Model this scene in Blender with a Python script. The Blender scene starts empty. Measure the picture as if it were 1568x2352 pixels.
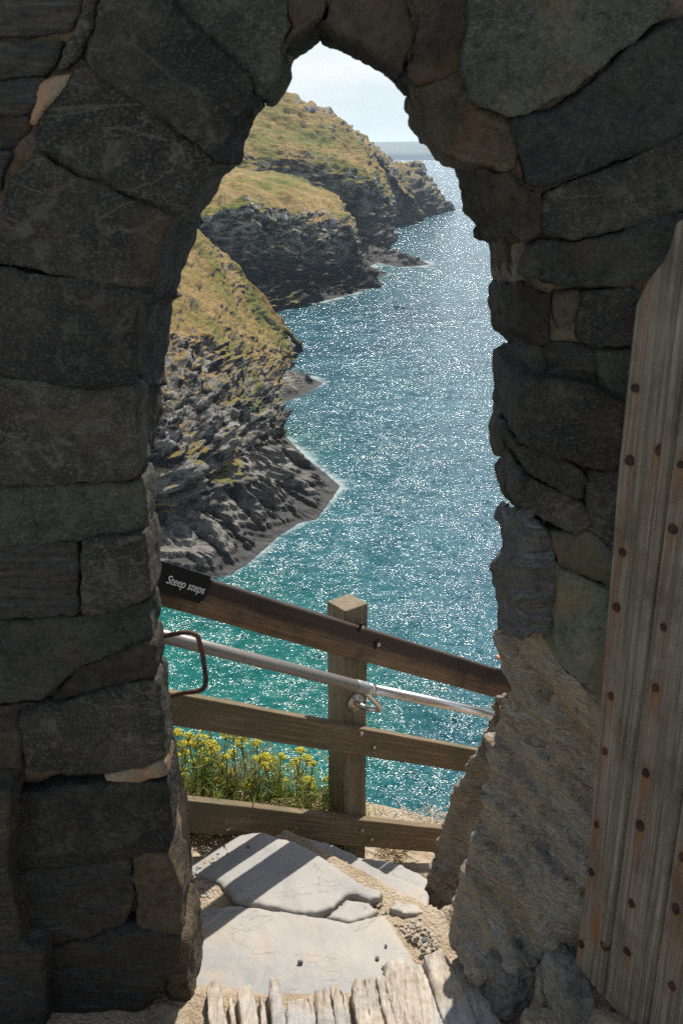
import bpy, bmesh, math, random
import numpy as np
from mathutils import Vector
random.seed(7); np.random.seed(7)
scene = bpy.context.scene
COL = scene.collection
# ------------------------------------------------------------------ camera
F, CX, CY, HY = 2200.0, 784.0, 1176.0, 350.0
PITCH = math.atan((CY-HY)/F)
CP, SP = math.cos(PITCH), math.sin(PITCH)
SEA = -75.0
cam = bpy.data.cameras.new('camera'); camo = bpy.data.objects.new('camera', cam); COL.objects.link(camo)
camo.rotation_euler = (math.pi/2-PITCH, 0, 0)
cam.sensor_fit = 'VERTICAL'; cam.sensor_height = 36; cam.sensor_width = 24
cam.lens = 36*F/2352.0; cam.clip_end = 90000; cam.clip_start = .05
cam.dof.use_dof = True; cam.dof.focus_distance = 6.0; cam.dof.aperture_fstop = 9.0
scene.camera = camo
# ------------------------------------------------------------------ measuring helpers
def ray(px, py):
    u = CY-py
    return Vector((px-CX, F*CP+u*SP, -F*SP+u*CP))
def atY(px, py, Y):
    r = ray(px, py); return r*(Y/r.y)
def atZ(px, py, z):
    r = ray(px, py); return r*(z/r.z)
def atPlane(px, py, p0, n):
    r = ray(px, py); return r*(p0.dot(n)/r.dot(n))
def sea(px, py): return atZ(px, py, SEA)
# ------------------------------------------------------------------ noise
_T = np.random.RandomState(3).uniform(-1, 1, 65536)
def vn(P):
    P = np.asarray(P, dtype=np.float64)
    i = np.floor(P).astype(np.int64); f = P-i; f = f*f*f*(f*(f*6-15)+10)
    r = 0
    for dx in (0, 1):
        wx = f[..., 0] if dx else 1-f[..., 0]
        for dy in (0, 1):
            wy = f[..., 1] if dy else 1-f[..., 1]
            for dz in (0, 1):
                wz = f[..., 2] if dz else 1-f[..., 2]
                h = (i[..., 0]+dx)*374761393+(i[..., 1]+dy)*668265263+(i[..., 2]+dz)*1274126177
                h = (h ^ (h >> 13))*1103515245
                r = r+_T[(h ^ (h >> 16)) & 65535]*wx*wy*wz
    return r
def fbm(P, o=4, g=.5, ridge=False):
    P = np.asarray(P, dtype=np.float64); a, s, r = 1.0, 0.0, 0
    for k in range(o):
        n = vn(P*(2.03**k)+17.3*k)
        if ridge: n = 1-2*np.abs(n)
        r = r+n*a; s += a; a *= g
    return r/s
# ------------------------------------------------------------------ objects
def tag(o, label=None, cat=None, group=None, kind=None):
    if label: o['label'] = label
    if cat: o['category'] = cat
    if group: o['group'] = group
    if kind: o['kind'] = kind
    return o
def link(name, me, mat=None, parent=None, smooth=True):
    o = bpy.data.objects.new(name, me); COL.objects.link(o)
    if mat:
        me.materials.clear(); me.materials.append(mat)
    if smooth is not None:
        me.polygons.foreach_set('use_smooth', [bool(smooth)]*len(me.polygons))
    if parent: o.parent = parent
    return o
def empty(name, loc=(0, 0, 0)):
    o = bpy.data.objects.new(name, None); COL.objects.link(o); o.location = loc; o.empty_display_size = .1
    return o
def mesh(name, V, Fc):
    me = bpy.data.meshes.new(name); me.from_pydata([tuple(map(float, v)) for v in V], [], [tuple(map(int, f)) for f in Fc]); me.update(); return me
def gridmesh(name, G):
    nr, nc = G.shape[:2]
    me = bpy.data.meshes.new(name)
    idx = np.arange(nr*nc).reshape(nr, nc)
    q = np.stack([idx[:-1, :-1], idx[:-1, 1:], idx[1:, 1:], idx[1:, :-1]], -1).reshape(-1, 4)
    me.vertices.add(nr*nc); me.vertices.foreach_set('co', G.reshape(-1).astype(np.float32))
    me.loops.add(q.size); me.loops.foreach_set('vertex_index', q.reshape(-1).astype(np.int32))
    me.polygons.add(len(q)); me.polygons.foreach_set('loop_start', np.arange(0, q.size, 4, dtype=np.int32))
    me.polygons.foreach_set('loop_total', np.full(len(q), 4, dtype=np.int32))
    me.update(); me.validate(); return me
def attr(me, name, arr):
    a = me.attributes.new(name, 'FLOAT', 'POINT'); a.data.foreach_set('value', np.asarray(arr, dtype=np.float32).reshape(-1))
def coords(me):
    a = np.empty(len(me.vertices)*3, np.float32); me.vertices.foreach_get('co', a); return a.reshape(-1, 3).astype(np.float64)
def setcoords(me, a):
    me.vertices.foreach_set('co', a.astype(np.float32).reshape(-1)); me.update()
def vnormals(me):
    a = np.empty(len(me.vertices)*3, np.float32); me.vertex_normals.foreach_get('vector', a); return a.reshape(-1, 3).astype(np.float64)
def prism_mesh(A, B):
    """closed prism between outline A and outline B (lists of vectors)"""
    n = len(A); V = list(A)+list(B)
    Fc = [tuple(range(n)), tuple(range(2*n-1, n-1, -1))]+[(i, i+n, (i+1) % n+n, (i+1) % n) for i in range(n)]
    me = mesh('m', V, Fc)
    bm = bmesh.new(); bm.from_mesh(me); bmesh.ops.recalc_face_normals(bm, faces=bm.faces)
    bmesh.ops.triangulate(bm, faces=[f for f in bm.faces if len(f.verts) > 4]); bm.to_mesh(me); bm.free()
    return me
def evaluated(me, mods):
    o = bpy.data.objects.new('tmp', me); COL.objects.link(o)
    for t, kw in mods:
        m = o.modifiers.new('m', t)
        for k, v in kw.items(): setattr(m, k, v)
    dg = bpy.context.evaluated_depsgraph_get(); dg.update()
    r = bpy.data.meshes.new_from_object(o.evaluated_get(dg))
    bpy.data.objects.remove(o); bpy.data.meshes.remove(me)
    return r
def rough(me, vox, smooth=6, amp=.006, freq=14, layers=0, ldir=(0, 0, 1), lfreq=60, seed=0, chip=.5):
    r = evaluated(me, [('REMESH', dict(mode='VOXEL', voxel_size=vox, adaptivity=0)), ('SMOOTH', dict(factor=.7, iterations=smooth))])
    c = coords(r); n = vnormals(r); P = c+seed*7.31
    d = amp*(fbm(P*freq, 4, .55)*.9+.5*chip*fbm(P*freq*.35, 2)+.40*fbm(P*freq*4, 2, .6)-.9*np.abs(vn(P*freq*.7+50))-.5*np.abs(vn(P*freq*1.7+70))+.4)
    if layers:
        L = np.asarray(ldir, float); L /= np.linalg.norm(L)
        w = (c@L)+.018*fbm(P*5, 3)
        Q = np.stack([w*lfreq, vn(P*3)*1.2, vn(P*3+9)*1.2], -1)
        d = d+layers*fbm(Q, 3, .6)
    setcoords(r, c+n*d[:, None]); return r
def join_meshes(parts):
    bm = bmesh.new()
    for m in parts: bm.from_mesh(m)
    me = bpy.data.meshes.new('j'); bm.to_mesh(me); bm.free()
    for m in parts: bpy.data.meshes.remove(m)
    return me
def tube_mesh(pts, rad, seg=10, cap=True):
    pts = [Vector(p) for p in pts]; n = len(pts)
    rad = rad if isinstance(rad, (list, tuple)) else [rad]*n
    V, Fc = [], []; up = Vector((.13, .2, 1)).normalized()
    for i, p in enumerate(pts):
        t = (pts[min(i+1, n-1)]-pts[max(i-1, 0)]).normalized()
        a = t.cross(up)
        if a.length < .05: a = t.cross(Vector((1, 0, 0)))
        a.normalize(); b = t.cross(a); up = -b if False else up
        for k in range(seg):
            th = 2*math.pi*k/seg; V.append(p+(a*math.cos(th)+b*math.sin(th))*rad[i])
    for i in range(n-1):
        for k in range(seg):
            Fc.append((i*seg+k, i*seg+(k+1) % seg, (i+1)*seg+(k+1) % seg, (i+1)*seg+k))
    if cap: Fc += [tuple(range(seg-1, -1, -1)), tuple(range((n-1)*seg, n*seg))]
    return mesh('t', V, Fc)
def curve_pts(P, n=6):
    P = [Vector(p) for p in P]; out = []
    for i in range(len(P)-1):
        a, b, c, d = P[max(i-1, 0)], P[i], P[i+1], P[min(i+2, len(P)-1)]
        for k in range(n):
            t = k/n
            out.append(.5*((2*b)+(c-a)*t+(2*a-5*b+4*c-d)*t*t+(3*b-a-3*c+d)*t**3))
    return out+[P[-1]]
# ------------------------------------------------------------------ materials
class NT:
    def __init__(s, name):
        s.m = bpy.data.materials.new(name); s.m.use_nodes = True; s.t = s.m.node_tree
        s.b = s.t.nodes['Principled BSDF']; s.out = s.t.nodes['Material Output']
    def n(s, typ, ins={}, **kw):
        nd = s.t.nodes.new(typ)
        for k, v in kw.items(): setattr(nd, k, v)
        for k, v in ins.items(): s.put(nd.inputs[k], v)
        return nd
    def put(s, sock, v):
        if isinstance(v, bpy.types.NodeSocket): s.t.links.new(v, sock)
        elif isinstance(v, tuple) and len(v) == 3 and sock.type == 'RGBA': sock.default_value = (*v, 1)
        else: sock.default_value = v
    def geo(s): return s.n('ShaderNodeNewGeometry').outputs['Position']
    def obj(s): return s.n('ShaderNodeTexCoord').outputs['Object']
    def map(s, v, scale=(1, 1, 1), rot=(0, 0, 0)):
        return s.n('ShaderNodeMapping', {'Vector': v, 'Scale': scale, 'Rotation': rot}).outputs[0]
    def noise(s, v, sc, det=4, ro=.6, dist=0, out='Fac'):
        return s.n('ShaderNodeTexNoise', {'Vector': v, 'Scale': sc, 'Detail': det, 'Roughness': ro, 'Distortion': dist}).outputs[out]
    def vor(s, v, sc, feature='F1', out='Distance'):
        return s.n('ShaderNodeTexVoronoi', {'Vector': v, 'Scale': sc}, feature=feature).outputs[out]
    def ramp(s, f, stops):
        r = s.n('ShaderNodeValToRGB', {'Fac': f}); e = r.color_ramp.elements
        while len(e) < len(stops): e.new(.5)
        for i, (p, c) in enumerate(stops):
            e[i].position = p; e[i].color = (*c, 1) if isinstance(c, tuple) else (c, c, c, 1)
        return r.outputs[0]
    def mix(s, f, a, b, bt='MIX'):
        x = s.n('ShaderNodeMix', data_type='RGBA', blend_type=bt)
        s.put(x.inputs[0], f); s.put(x.inputs[6], a); s.put(x.inputs[7], b); return x.outputs[2]
    def math(s, op, a, b=0.0, c=0.0, clamp=False):
        x = s.n('ShaderNodeMath', operation=op, use_clamp=clamp)
        s.put(x.inputs[0], a); s.put(x.inputs[1], b); s.put(x.inputs[2], c); return x.outputs[0]
    def bump(s, h, st=.5, d=.01, n=None):
        b = s.n('ShaderNodeBump', {'Height': h, 'Strength': st, 'Distance': d})
        if n: s.put(b.inputs['Normal'], n)
        return b.outputs[0]
    def attr(s, name): return s.n('ShaderNodeAttribute', attribute_name=name).outputs['Fac']
    def rnd(s): return s.n('ShaderNodeObjectInfo').outputs['Random']
    def fin(s, col, rough=.8, normal=None, spec=.3, metal=0.0):
        s.put(s.b.inputs['Base Color'], col); s.put(s.b.inputs['Roughness'], rough)
        s.b.inputs['Specular IOR Level'].default_value = spec; s.put(s.b.inputs['Metallic'], metal)
        if normal: s.put(s.b.inputs['Normal'], normal)
        return s.m
def mat_stone(name, cols, speck=.5, layered=False, stain=(.16, .10, .045), rot=(0, 0, 0), lam=(1, 1, 9), val=1.0, warm=.5, dks=.6, lich=.40):
    t = NT(name); v = t.geo(); r = t.rnd()
    vs = t.n('ShaderNodeVectorMath', {0: v}, operation='ADD'); t.put(vs.inputs[1], t.n('ShaderNodeCombineXYZ', {0: t.math('MULTIPLY', r, 9.0), 1: t.math('MULTIPLY', r, 5.0)}).outputs[0])
    v = vs.outputs[0]
    base = t.ramp(t.noise(v, 5, 5, .65), [(.3, cols[0]), (.5, cols[1]), (.7, cols[2])])
    if layered:
        lv = t.map(v, lam, rot)
        lay = t.noise(lv, 5, 6, .7, 1.2)
        base = t.mix(.75, base, t.ramp(lay, [(.32, cols[0]), (.46, cols[2]), (.55, cols[1]), (.68, cols[3] if len(cols) > 3 else cols[2])]))
    sp = t.ramp(t.noise(t.map(v, (1, 1, 1.5)), 150, 4, .8), [(.50, 0.0), (.66, 1.0)])
    base = t.mix(t.math('MULTIPLY', sp, speck), base, (.20*val, .21*val, .19*val))
    dk = t.ramp(t.noise(v, 60, 3, .7), [(.30, 1.0), (.50, 0.0)])
    base = t.mix(t.math('MULTIPLY', dk, dks), base, (.008, .008, .009))
    li = t.ramp(t.noise(v, 11, 7, .75, .4), [(.54, 0.0), (.62, 1.0)])
    base = t.mix(t.math('MULTIPLY', li, lich), base, (.082*val, .080*val, .064*val))
    vein = t.ramp(t.math('ABSOLUTE', t.math('SUBTRACT', t.noise(t.map(v, (1, 1, 2.2), (0, .4, 0)), 2.3, 4, .6, 1.0), .5)), [(.004, .5), (.012, 0.0)])
    base = t.mix(t.math('MULTIPLY', vein, lich), base, (.13, .115, .09))
    st = t.ramp(t.noise(v, 3.2, 5, .7, .6), [(.55, 0.0), (.68, 1.0)])
    base = t.mix(t.math('MULTIPLY', st, warm), base, stain)
    base = t.mix(1.0, base, t.n('ShaderNodeCombineXYZ', {0: t.math('MULTIPLY_ADD', r, .80, .66), 1: t.math('MULTIPLY_ADD', r, .74, .67), 2: t.math('MULTIPLY_ADD', r, .62, .69)}).outputs[0], 'MULTIPLY')
    h = t.math('ADD', t.math('MULTIPLY', t.noise(v, 22, 6, .7), 1.0), t.math('MULTIPLY', t.noise(v, 120, 3, .7), .45))
    if layered: h = t.math('ADD', h, t.math('MULTIPLY', t.noise(t.map(v, lam, rot), 12, 5, .7, .6), 1.0))
    return t.fin(base, .85, t.bump(h, 1.0, .018), .25)
K = 1.0
M = {}
M['dark'] = mat_stone('dark_greenstone', [(.009, .0088, .0085), (.023, .021, .0175), (.050, .043, .031)], .35, stain=(.055, .036, .018), lich=.62)
M['green'] = mat_stone('green_stone', [(.017, .020, .016), (.036, .039, .030), (.068, .063, .042)], .32, stain=(.075, .050, .024), warm=.6)
M['brown'] = mat_stone('brown_stone', [(.019, .016, .011), (.044, .034, .022), (.085, .064, .038)], .14, stain=(.11, .058, .024), warm=.6)
M['slate'] = mat_stone('layered_slate', [(.015, .017, .020), (.042, .044, .044), (.068, .056, .036), (.085, .092, .092)], .12, True, lam=(1.2, 1.2, 9))
M['fold'] = mat_stone('folded_slate', [(.032, .038, .046), (.085, .10, .115), (.15, .125, .09), (.25, .26, .26)], .2, True, rot=(0, .6, 0), lam=(1.2, 1.2, 8))  # slate colours lifted to paint in light bounced onto the right jamb
M['bed'] = mat_stone('bedrock', [(.085, .088, .092), (.245, .232, .205), (.40, .31, .20), (.46, .43, .375)], .12, True, rot=(.3, .95, 0), lam=(1.0, 1.0, 9), stain=(.30, .20, .09), warm=.55, dks=.2)
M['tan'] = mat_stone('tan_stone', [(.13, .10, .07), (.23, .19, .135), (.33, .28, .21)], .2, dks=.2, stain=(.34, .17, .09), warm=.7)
M['mortar'] = mat_stone('lime_mortar', [(.045, .036, .025), (.11, .086, .060), (.22, .175, .125)], .15, stain=(.12, .06, .025), warm=.6)
def mat_slab():
    t = NT('paving_slate'); v = t.geo()
    c = t.ramp(t.noise(v, 2.4, 6, .6, .4), [(.3, (.20, .19, .175)), (.5, (.29, .275, .25)), (.68, (.36, .32, .26))])
    blue = t.ramp(t.noise(v, 1.7, 2, .5), [(.42, 1.0), (.56, 0.0)])
    c = t.mix(t.math('MULTIPLY', blue, .55), c, (.20, .215, .22))
    sp = t.ramp(t.noise(v, 160, 2, .6), [(.62, 0.0), (.74, 1.0)])
    c = t.mix(t.math('MULTIPLY', sp, .35), c, (.62, .60, .55))
    scr = t.ramp(t.noise(t.map(v, (4, 30, 1), (0, 0, .6)), 3, 4, .7, .5), [(.62, 0.0), (.75, 1.0)])
    c = t.mix(t.math('MULTIPLY', scr, .25), c, (.50, .47, .42))
    c = t.mix(t.ramp(t.noise(v, 5.5, 6, .7, .8), [(.53, 0.0), (.70, .55)]), c, (.38, .30, .21))
    ck = t.ramp(t.math('ABSOLUTE', t.math('SUBTRACT', t.noise(t.map(v, (1, 2.4, 1), (0, 0, .35)), 1.9, 5, .6, .6), .5)), [(.002, .6), (.007, 0.0)])
    c = t.mix(ck, c, (.16, .14, .12))
    h = t.math('ADD', t.noise(v, 9, 5, .55), t.math('MULTIPLY', t.noise(v, 90, 3, .7), .15))
    return t.fin(c, .62, t.bump(h, .45, .012), .35)
M['greenbounce'] = mat_stone('green_stone_bounce_lit', [(.045, .05, .038), (.090, .095, .070), (.15, .14, .095)], .3, stain=(.15, .10, .045), warm=.6)  # brightened copy of the green stone, bounced light painted into its colours
M['boulder'] = mat_stone('pale_boulder', [(.14, .13, .115), (.25, .235, .205), (.36, .33, .28)], .2, warm=.3)
M['slab'] = mat_slab()
def mat_soil():
    t = NT('dry_soil'); v = t.geo()
    c = t.ramp(t.noise(v, 6, 8, .7), [(.3, (.24, .18, .12)), (.5, (.38, .30, .21)), (.7, (.50, .42, .32))])
    sp = t.noise(v, 140, 3, .7)
    c = t.mix(t.ramp(sp, [(.35, .45), (.5, 0.0)]), c, (.15, .11, .075))
    h = t.math('ADD', t.noise(v, 30, 7, .75), t.math('MULTIPLY', t.vor(v, 110), .5))
    return t.fin(c, .95, t.bump(h, 1, .012), .1)
M['soil'] = mat_soil()
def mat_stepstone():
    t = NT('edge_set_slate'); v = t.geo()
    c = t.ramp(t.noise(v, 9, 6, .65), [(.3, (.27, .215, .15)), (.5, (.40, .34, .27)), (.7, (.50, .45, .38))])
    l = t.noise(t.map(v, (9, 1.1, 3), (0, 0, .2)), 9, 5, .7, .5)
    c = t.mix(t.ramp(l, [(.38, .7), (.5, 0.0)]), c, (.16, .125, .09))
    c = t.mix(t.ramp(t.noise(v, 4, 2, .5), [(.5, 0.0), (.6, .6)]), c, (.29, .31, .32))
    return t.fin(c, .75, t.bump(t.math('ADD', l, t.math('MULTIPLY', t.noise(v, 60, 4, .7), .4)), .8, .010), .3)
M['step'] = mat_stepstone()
def mat_wood(name, cols, axis, sc=1.0, rough=.75, gdepth=.003, stain=None, stains=None):
    """axis: rotation so that local x runs along the grain"""
    t = NT(name); v = t.obj()
    g = t.noise(t.map(v, (.7*sc, 26*sc, 26*sc)), 4, 7, .7, .25)
    g2 = t.noise(t.map(v, (1.5*sc, 110*sc, 110*sc)), 3, 3, .7)
    c = t.ramp(g, [(.28, cols[0]), (.5, cols[1]), (.72, cols[2])])
    c = t.mix(t.ramp(g2, [(.35, .55), (.5, 0.0)]), c, tuple(x*.4 for x in cols[0]))
    if stain:
        c = t.mix(t.ramp(t.noise(v, 5, 5, .65), [(.48, 0.0), (.66, .8)]), c, stain)
    if stains:
        c = t.mix(t.attr('rust'), c, stains)
    return t.fin(c, rough, t.bump(t.math('ADD', g, t.math('MULTIPLY', g2, .5)), .8, gdepth), .3)
M['rail'] = mat_wood('weathered_rail_wood', [(.085, .060, .032), (.16, .115, .065), (.26, .20, .125)], 0, stain=(.10, .085, .045))
M['post'] = mat_wood('post_wood', [(.10, .078, .045), (.19, .15, .095), (.30, .25, .17)], 0, stain=(.10, .10, .045))
def hand_tone(m):
    t = NT.__new__(NT); t.m = m; t.t = m.node_tree; b = t.t.nodes['Principled BSDF']
    src = b.inputs['Base Color'].links[0].from_socket; o = t.obj(); z = t.n('ShaderNodeSeparateXYZ', {0: o}).outputs[2]
    f = t.math('ADD', t.math('MULTIPLY', z, 14.0), t.math('MULTIPLY', t.math('SUBTRACT', t.noise(t.map(o, (1.5, 6, 8)), 3, 4, .6), .5), .9))
    f = t.ramp(f, [(.62, 0.0), (.95, .85)]); t.t.links.new(t.mix(f, src, (.020, .012, .009)), b.inputs['Base Color']); return m
M['hand'] = mat_wood('polished_handrail_wood', [(.08, .045, .024), (.17, .10, .052), (.27, .17, .09)], 0, rough=.55, gdepth=.0015, stain=(.030, .017, .012))
M['door'] = mat_wood('grey_oak', [(.085, .066, .047), (.215, .178, .132), (.36, .31, .24)], 0, sc=.8, rough=.85, gdepth=.008, stain=(.10, .075, .050), stains=(.24, .085, .018))
def plain(name, col, rough=.5, metal=0.0, var=.3, sc=30, bump=.002, spec=.5, warm=None):
    t = NT(name); v = t.geo(); f = t.noise(v, sc, 5, .65)
    c = t.ramp(f, [(.3, tuple(x*(1-var) for x in col)), (.7, tuple(min(1, x*(1+var)) for x in col))])
    if warm: c = t.mix(t.ramp(t.noise(v, sc*.4, 4, .6), [(.45, 0.0), (.6, 1.0)]), c, warm)
    return t.fin(c, rough, t.bump(f, .6, bump), spec, metal)
M['steel'] = plain('brushed_steel', (.62, .60, .58), .32, 1.0, .12, 25, .0006)
M['tubegrey'] = plain('grey_plastic_sleeve', (.24, .22, .20), .45, .35, .08, 60, .0004)
M['tape'] = plain('silver_tape', (.30, .30, .31), .5, .4, .35, 70, .004)
M['rust'] = plain('rusty_iron', (.035, .022, .017), .75, .3, .5, 60, .003, warm=(.11, .045, .025))
M['nail'] = plain('rusty_nail_head', (.028, .014, .010), .8, .2, .5, 90, .003, warm=(.075, .028, .012))
M['bolt'] = plain('zinc_bolt', (.42, .38, .33), .4, .7, .3, 120, .001)
M['black'] = plain('black_enamel', (.008, .008, .009), .45, 0, .1, 20, .0001, spec=.3)
M['white'] = plain('white_lettering', (.75, .75, .73), .5, 0, .05, 40, .0001)
M['pebble'] = mat_stone('pebble_stone', [(.10, .115, .125), (.20, .215, .22), (.30, .29, .26)], .2, warm=.2)
M['leaf'] = plain('fleshy_leaf', (.40, .50, .14), .45, 0, .45, 9, .001, warm=(.55, .52, .26))
M['stem'] = plain('plant_stem', (.16, .17, .05), .6, 0, .5, 12, .001, warm=(.20, .11, .05))
M['flower'] = plain('yellow_umbel', (.66, .56, .05), .7, 0, .4, 60, .002, warm=(.48, .50, .07))
M['flowerdark'] = plain('dark_seed_umbel', (.07, .085, .025), .7, 0, .4, 60, .002)
M['straw'] = plain('dry_straw', (.42, .30, .17), .8, 0, .5, 30, .001)
M['twig'] = plain('bleached_twig', (.50, .44, .35), .8, 0, .4, 20, .001)
M['skin'] = plain('skin', (.48, .22, .14), .5, 0, .12, 30, .0006)
M['cloth'] = plain('dark_cloth', (.02, .021, .026), .9, 0, .3, 40, .001)
M['hair'] = plain('brown_hair', (.05, .03, .018), .6, 0, .4, 80, .002)
def leafy(m, amt=.3):
    t = m.node_tree; b = t.nodes['Principled BSDF']; out = t.nodes['Material Output']
    tr = t.nodes.new('ShaderNodeBsdfTranslucent'); mx = t.nodes.new('ShaderNodeMixShader'); mx.inputs[0].default_value = amt
    src = b.inputs['Base Color'].links[0].from_socket; t.links.new(src, tr.inputs[0])
    t.links.new(b.outputs[0], mx.inputs[1]); t.links.new(tr.outputs[0], mx.inputs[2]); t.links.new(mx.outputs[0], out.inputs[0])
leafy(M['leaf'], .6); leafy(M['flower'], .35)
def mat_coast(name, far=1.0, whit=.5, sp=2.3):
    t = NT(name); v = t.geo(); g = t.attr('grass'); w = t.attr('pale')
    n1 = t.noise(v, .035/far, 7, .65); n2 = t.noise(v, .16/far, 6, .7)
    grass = t.ramp(n1, [(.30, (.075, .095, .022)), (.42, (.17, .160, .040)), (.50, (.23, .165, .055)), (.60, (.31, .21, .09)), (.74, (.16, .095, .042))])
    grass = t.mix(t.ramp(n2, [(.30, .85), (.46, 0.0)]), grass, (.045, .050, .020))
    lay = t.noise(t.map(v, (.05/far, .05/far, .65/far), (.0, .12, .1)), 1.0, 8, .72, .9)
    rock = t.ramp(lay, [(.34, (.007, .008, .010)), (.50, (.020, .021, .025)), (.62, (.048, .044, .038)), (.76, (.15, .13, .10))])
    rock = t.mix(t.ramp(n2, [(.54, 0.0), (.68, .5)]), rock, (.12, .08, .045))
    pale = t.ramp(t.noise(t.map(v, (1, 1, 2)), .17/far, 6, .75), [(.46, 0.0), (.56, 1.0)])
    rock = t.mix(t.math('MULTIPLY', pale, t.math('MULTIPLY', w, whit), clamp=True), rock, (.50, .47, .41))
    m = t.math('ADD', g, t.math('MULTIPLY', t.math('SUBTRACT', n2, .5), sp))
    nz = t.n('ShaderNodeSeparateXYZ', {0: t.n('ShaderNodeNewGeometry').outputs['Normal']}).outputs[2]
    m = t.math('ADD', m, t.math('MULTIPLY', t.math('SUBTRACT', nz, .55), 1.1))
    lw = t.noise(v, .045/far, 5, .7, .5)
    m = t.math('ADD', m, t.math('MULTIPLY', t.math('SUBTRACT', lw, .54), 1.3))
    m = t.ramp(m, [(.40, 0.0), (.50, 1.0)])
    rock = t.mix(t.math('MULTIPLY', t.ramp(t.noise(v, .3/far, 4, .7), [(.52, 0.0), (.68, 1.0)]), .18), rock, (.19, .15, .11))
    c = t.mix(m, rock, grass)
    h = t.math('ADD', lay, t.math('MULTIPLY', t.noise(v, .5/far, 7, .75), .7))
    zz = t.math('SUBTRACT', t.n('ShaderNodeSeparateXYZ', {0: v}).outputs[2], SEA)
    wet = t.ramp(t.math('ADD', t.math('MULTIPLY', zz, .16), t.math('MULTIPLY', t.math('SUBTRACT', t.noise(v, .25, 5, .7), .5), 1.1)), [(.22, .8), (.42, 0.0)])
    c = t.mix(wet, c, (.030, .030, .028))
    return t.fin(c, .92, t.bump(h, .9, 1.6*far), .15)
M['coast'] = mat_coast('coast_rock_and_turf', 1.0, 1.0, 1.6)
M['coastfar'] = mat_coast('far_coast_rock_and_turf', 1.7, 1.1)
def mat_platform(name='wave_cut_slate', k=1.0):
    t = NT(name); v = t.geo()
    lay = t.noise(t.map(v, (.22, .55, .9), (0, .15, .5)), 1.0, 8, .7, .8)
    c = t.ramp(lay, [(.34, tuple(k*q for q in (.03, .029, .028))), (.45, tuple(k*q for q in (.14, .13, .115))), (.58, tuple(k*q for q in (.27, .25, .215))), (.75, tuple(k*q for q in (.42, .395, .34)))])
    c = t.mix(t.ramp(t.noise(v, .12, 5, .6), [(.55, 0.0), (.7, .4)]), c, (.26, .20, .13))
    h = t.math('ADD', lay, t.math('MULTIPLY', t.noise(v, 1.2, 6, .75), .5))
    zz = t.math('SUBTRACT', t.n('ShaderNodeSeparateXYZ', {0: v}).outputs[2], SEA)
    wet = t.ramp(t.math('ADD', t.math('MULTIPLY', zz, .16), t.math('MULTIPLY', t.math('SUBTRACT', t.noise(v, .25, 5, .7), .5), 1.1)), [(.22, .8), (.42, 0.0)])
    c = t.mix(wet, c, (.030, .030, .028))
    return t.fin(c, .75, t.bump(h, 1.0, 1.3), .3)
M['platform'] = mat_platform()
M['platdark'] = mat_platform('dark_slate', .5)  # platform slate with a darkened colour ramp
def mat_distant():
    t = NT('distant_coast_fields'); v = t.geo()
    c = t.ramp(t.noise(v, .0012, 5, .6), [(.35, (.03, .04, .02)), (.65, (.07, .07, .04))])
    return t.fin(c, .9)
M['distant'] = mat_distant()
SEAK = 2.3
def mat_sea():
    t = NT('sea_water'); v = t.geo()
    sh = t.attr('shallow'); fo = t.attr('foam')
    n = t.noise(v, .02, 5, .6)
    deep = t.ramp(n, [(.35, (.014, .068, .098)), (.65, (.024, .108, .136))])
    shal = t.ramp(t.noise(v, .045, 4, .6), [(.35, (.004, .060, .058)), (.65, (.007, .115, .098))])
    c = t.mix(sh, deep, shal)
    fn = t.noise(t.map(v, (1, 1, 1)), .22, 8, .75, .8)
    fm = t.math('MULTIPLY_ADD', fo, .56, t.math('SUBTRACT', t.math('MULTIPLY_ADD', t.math('SUBTRACT', t.noise(v, .035, 3, .6), .5), 1.3, fn), .84))
    fm = t.ramp(fm, [(.0, 0.0), (.30, .75)])
    c = t.mix(fm, c, (.34, .39, .38))
    acc = None
    for sc_, amp_, rz in ((3.6, .95, .3), (1.3, .85, -.4), (.42, .65, .2), (.13, .45, -.2)):
        col = t.noise(t.map(v, (1, 1.5, 1), (0, 0, rz)), sc_, 2, .55, .2, out='Color')
        q = t.n('ShaderNodeVectorMath', {0: col, 1: (.5, .5, .5)}, operation='SUBTRACT').outputs[0]
        q = t.n('ShaderNodeVectorMath', {0: q, 1: (amp_*SEAK, amp_*SEAK, 0.0)}, operation='MULTIPLY').outputs[0]
        acc = q if acc is None else t.n('ShaderNodeVectorMath', {0: acc, 1: q}, operation='ADD').outputs[0]
    acc = t.n('ShaderNodeVectorMath', {0: acc, 1: (0, 0, 1)}, operation='ADD').outputs[0]
    b = t.n('ShaderNodeVectorMath', {0: acc}, operation='NORMALIZE').outputs[0]
    t.fin(c, t.math('MULTIPLY_ADD', fm, .5, .15), b, .5)
    t.b.inputs['IOR'].default_value = 1.333
    return t.m
M['sea'] = mat_sea()

hand_tone(M['hand'])
# ================================================================== LIGHT
SUN_AZ, SUN_EL = math.radians(20), math.radians(55)
sd = Vector((math.sin(SUN_AZ)*math.cos(SUN_EL), math.cos(SUN_AZ)*math.cos(SUN_EL), math.sin(SUN_EL)))
sl = bpy.data.lights.new('sun', 'SUN'); sl.energy = 4.9; sl.angle = math.radians(.53); sl.color = (1, .95, .87)
so = bpy.data.objects.new('sun', sl); COL.objects.link(so); so.rotation_euler = sd.to_track_quat('Z', 'Y').to_euler(); so.location = (5, 10, 20)
wd = bpy.data.worlds.new('World'); scene.world = wd; wd.use_nodes = True
wt = wd.node_tree; bg = wt.nodes['Background']
sky = wt.nodes.new('ShaderNodeTexSky'); sky.sky_type = 'NISHITA'; sky.sun_disc = False
sky.sun_elevation = SUN_EL; sky.sun_rotation = SUN_AZ; sky.altitude = 75; sky.air_density = 1.0; sky.dust_density = 1.2; sky.ozone_density = 1.2
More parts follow.
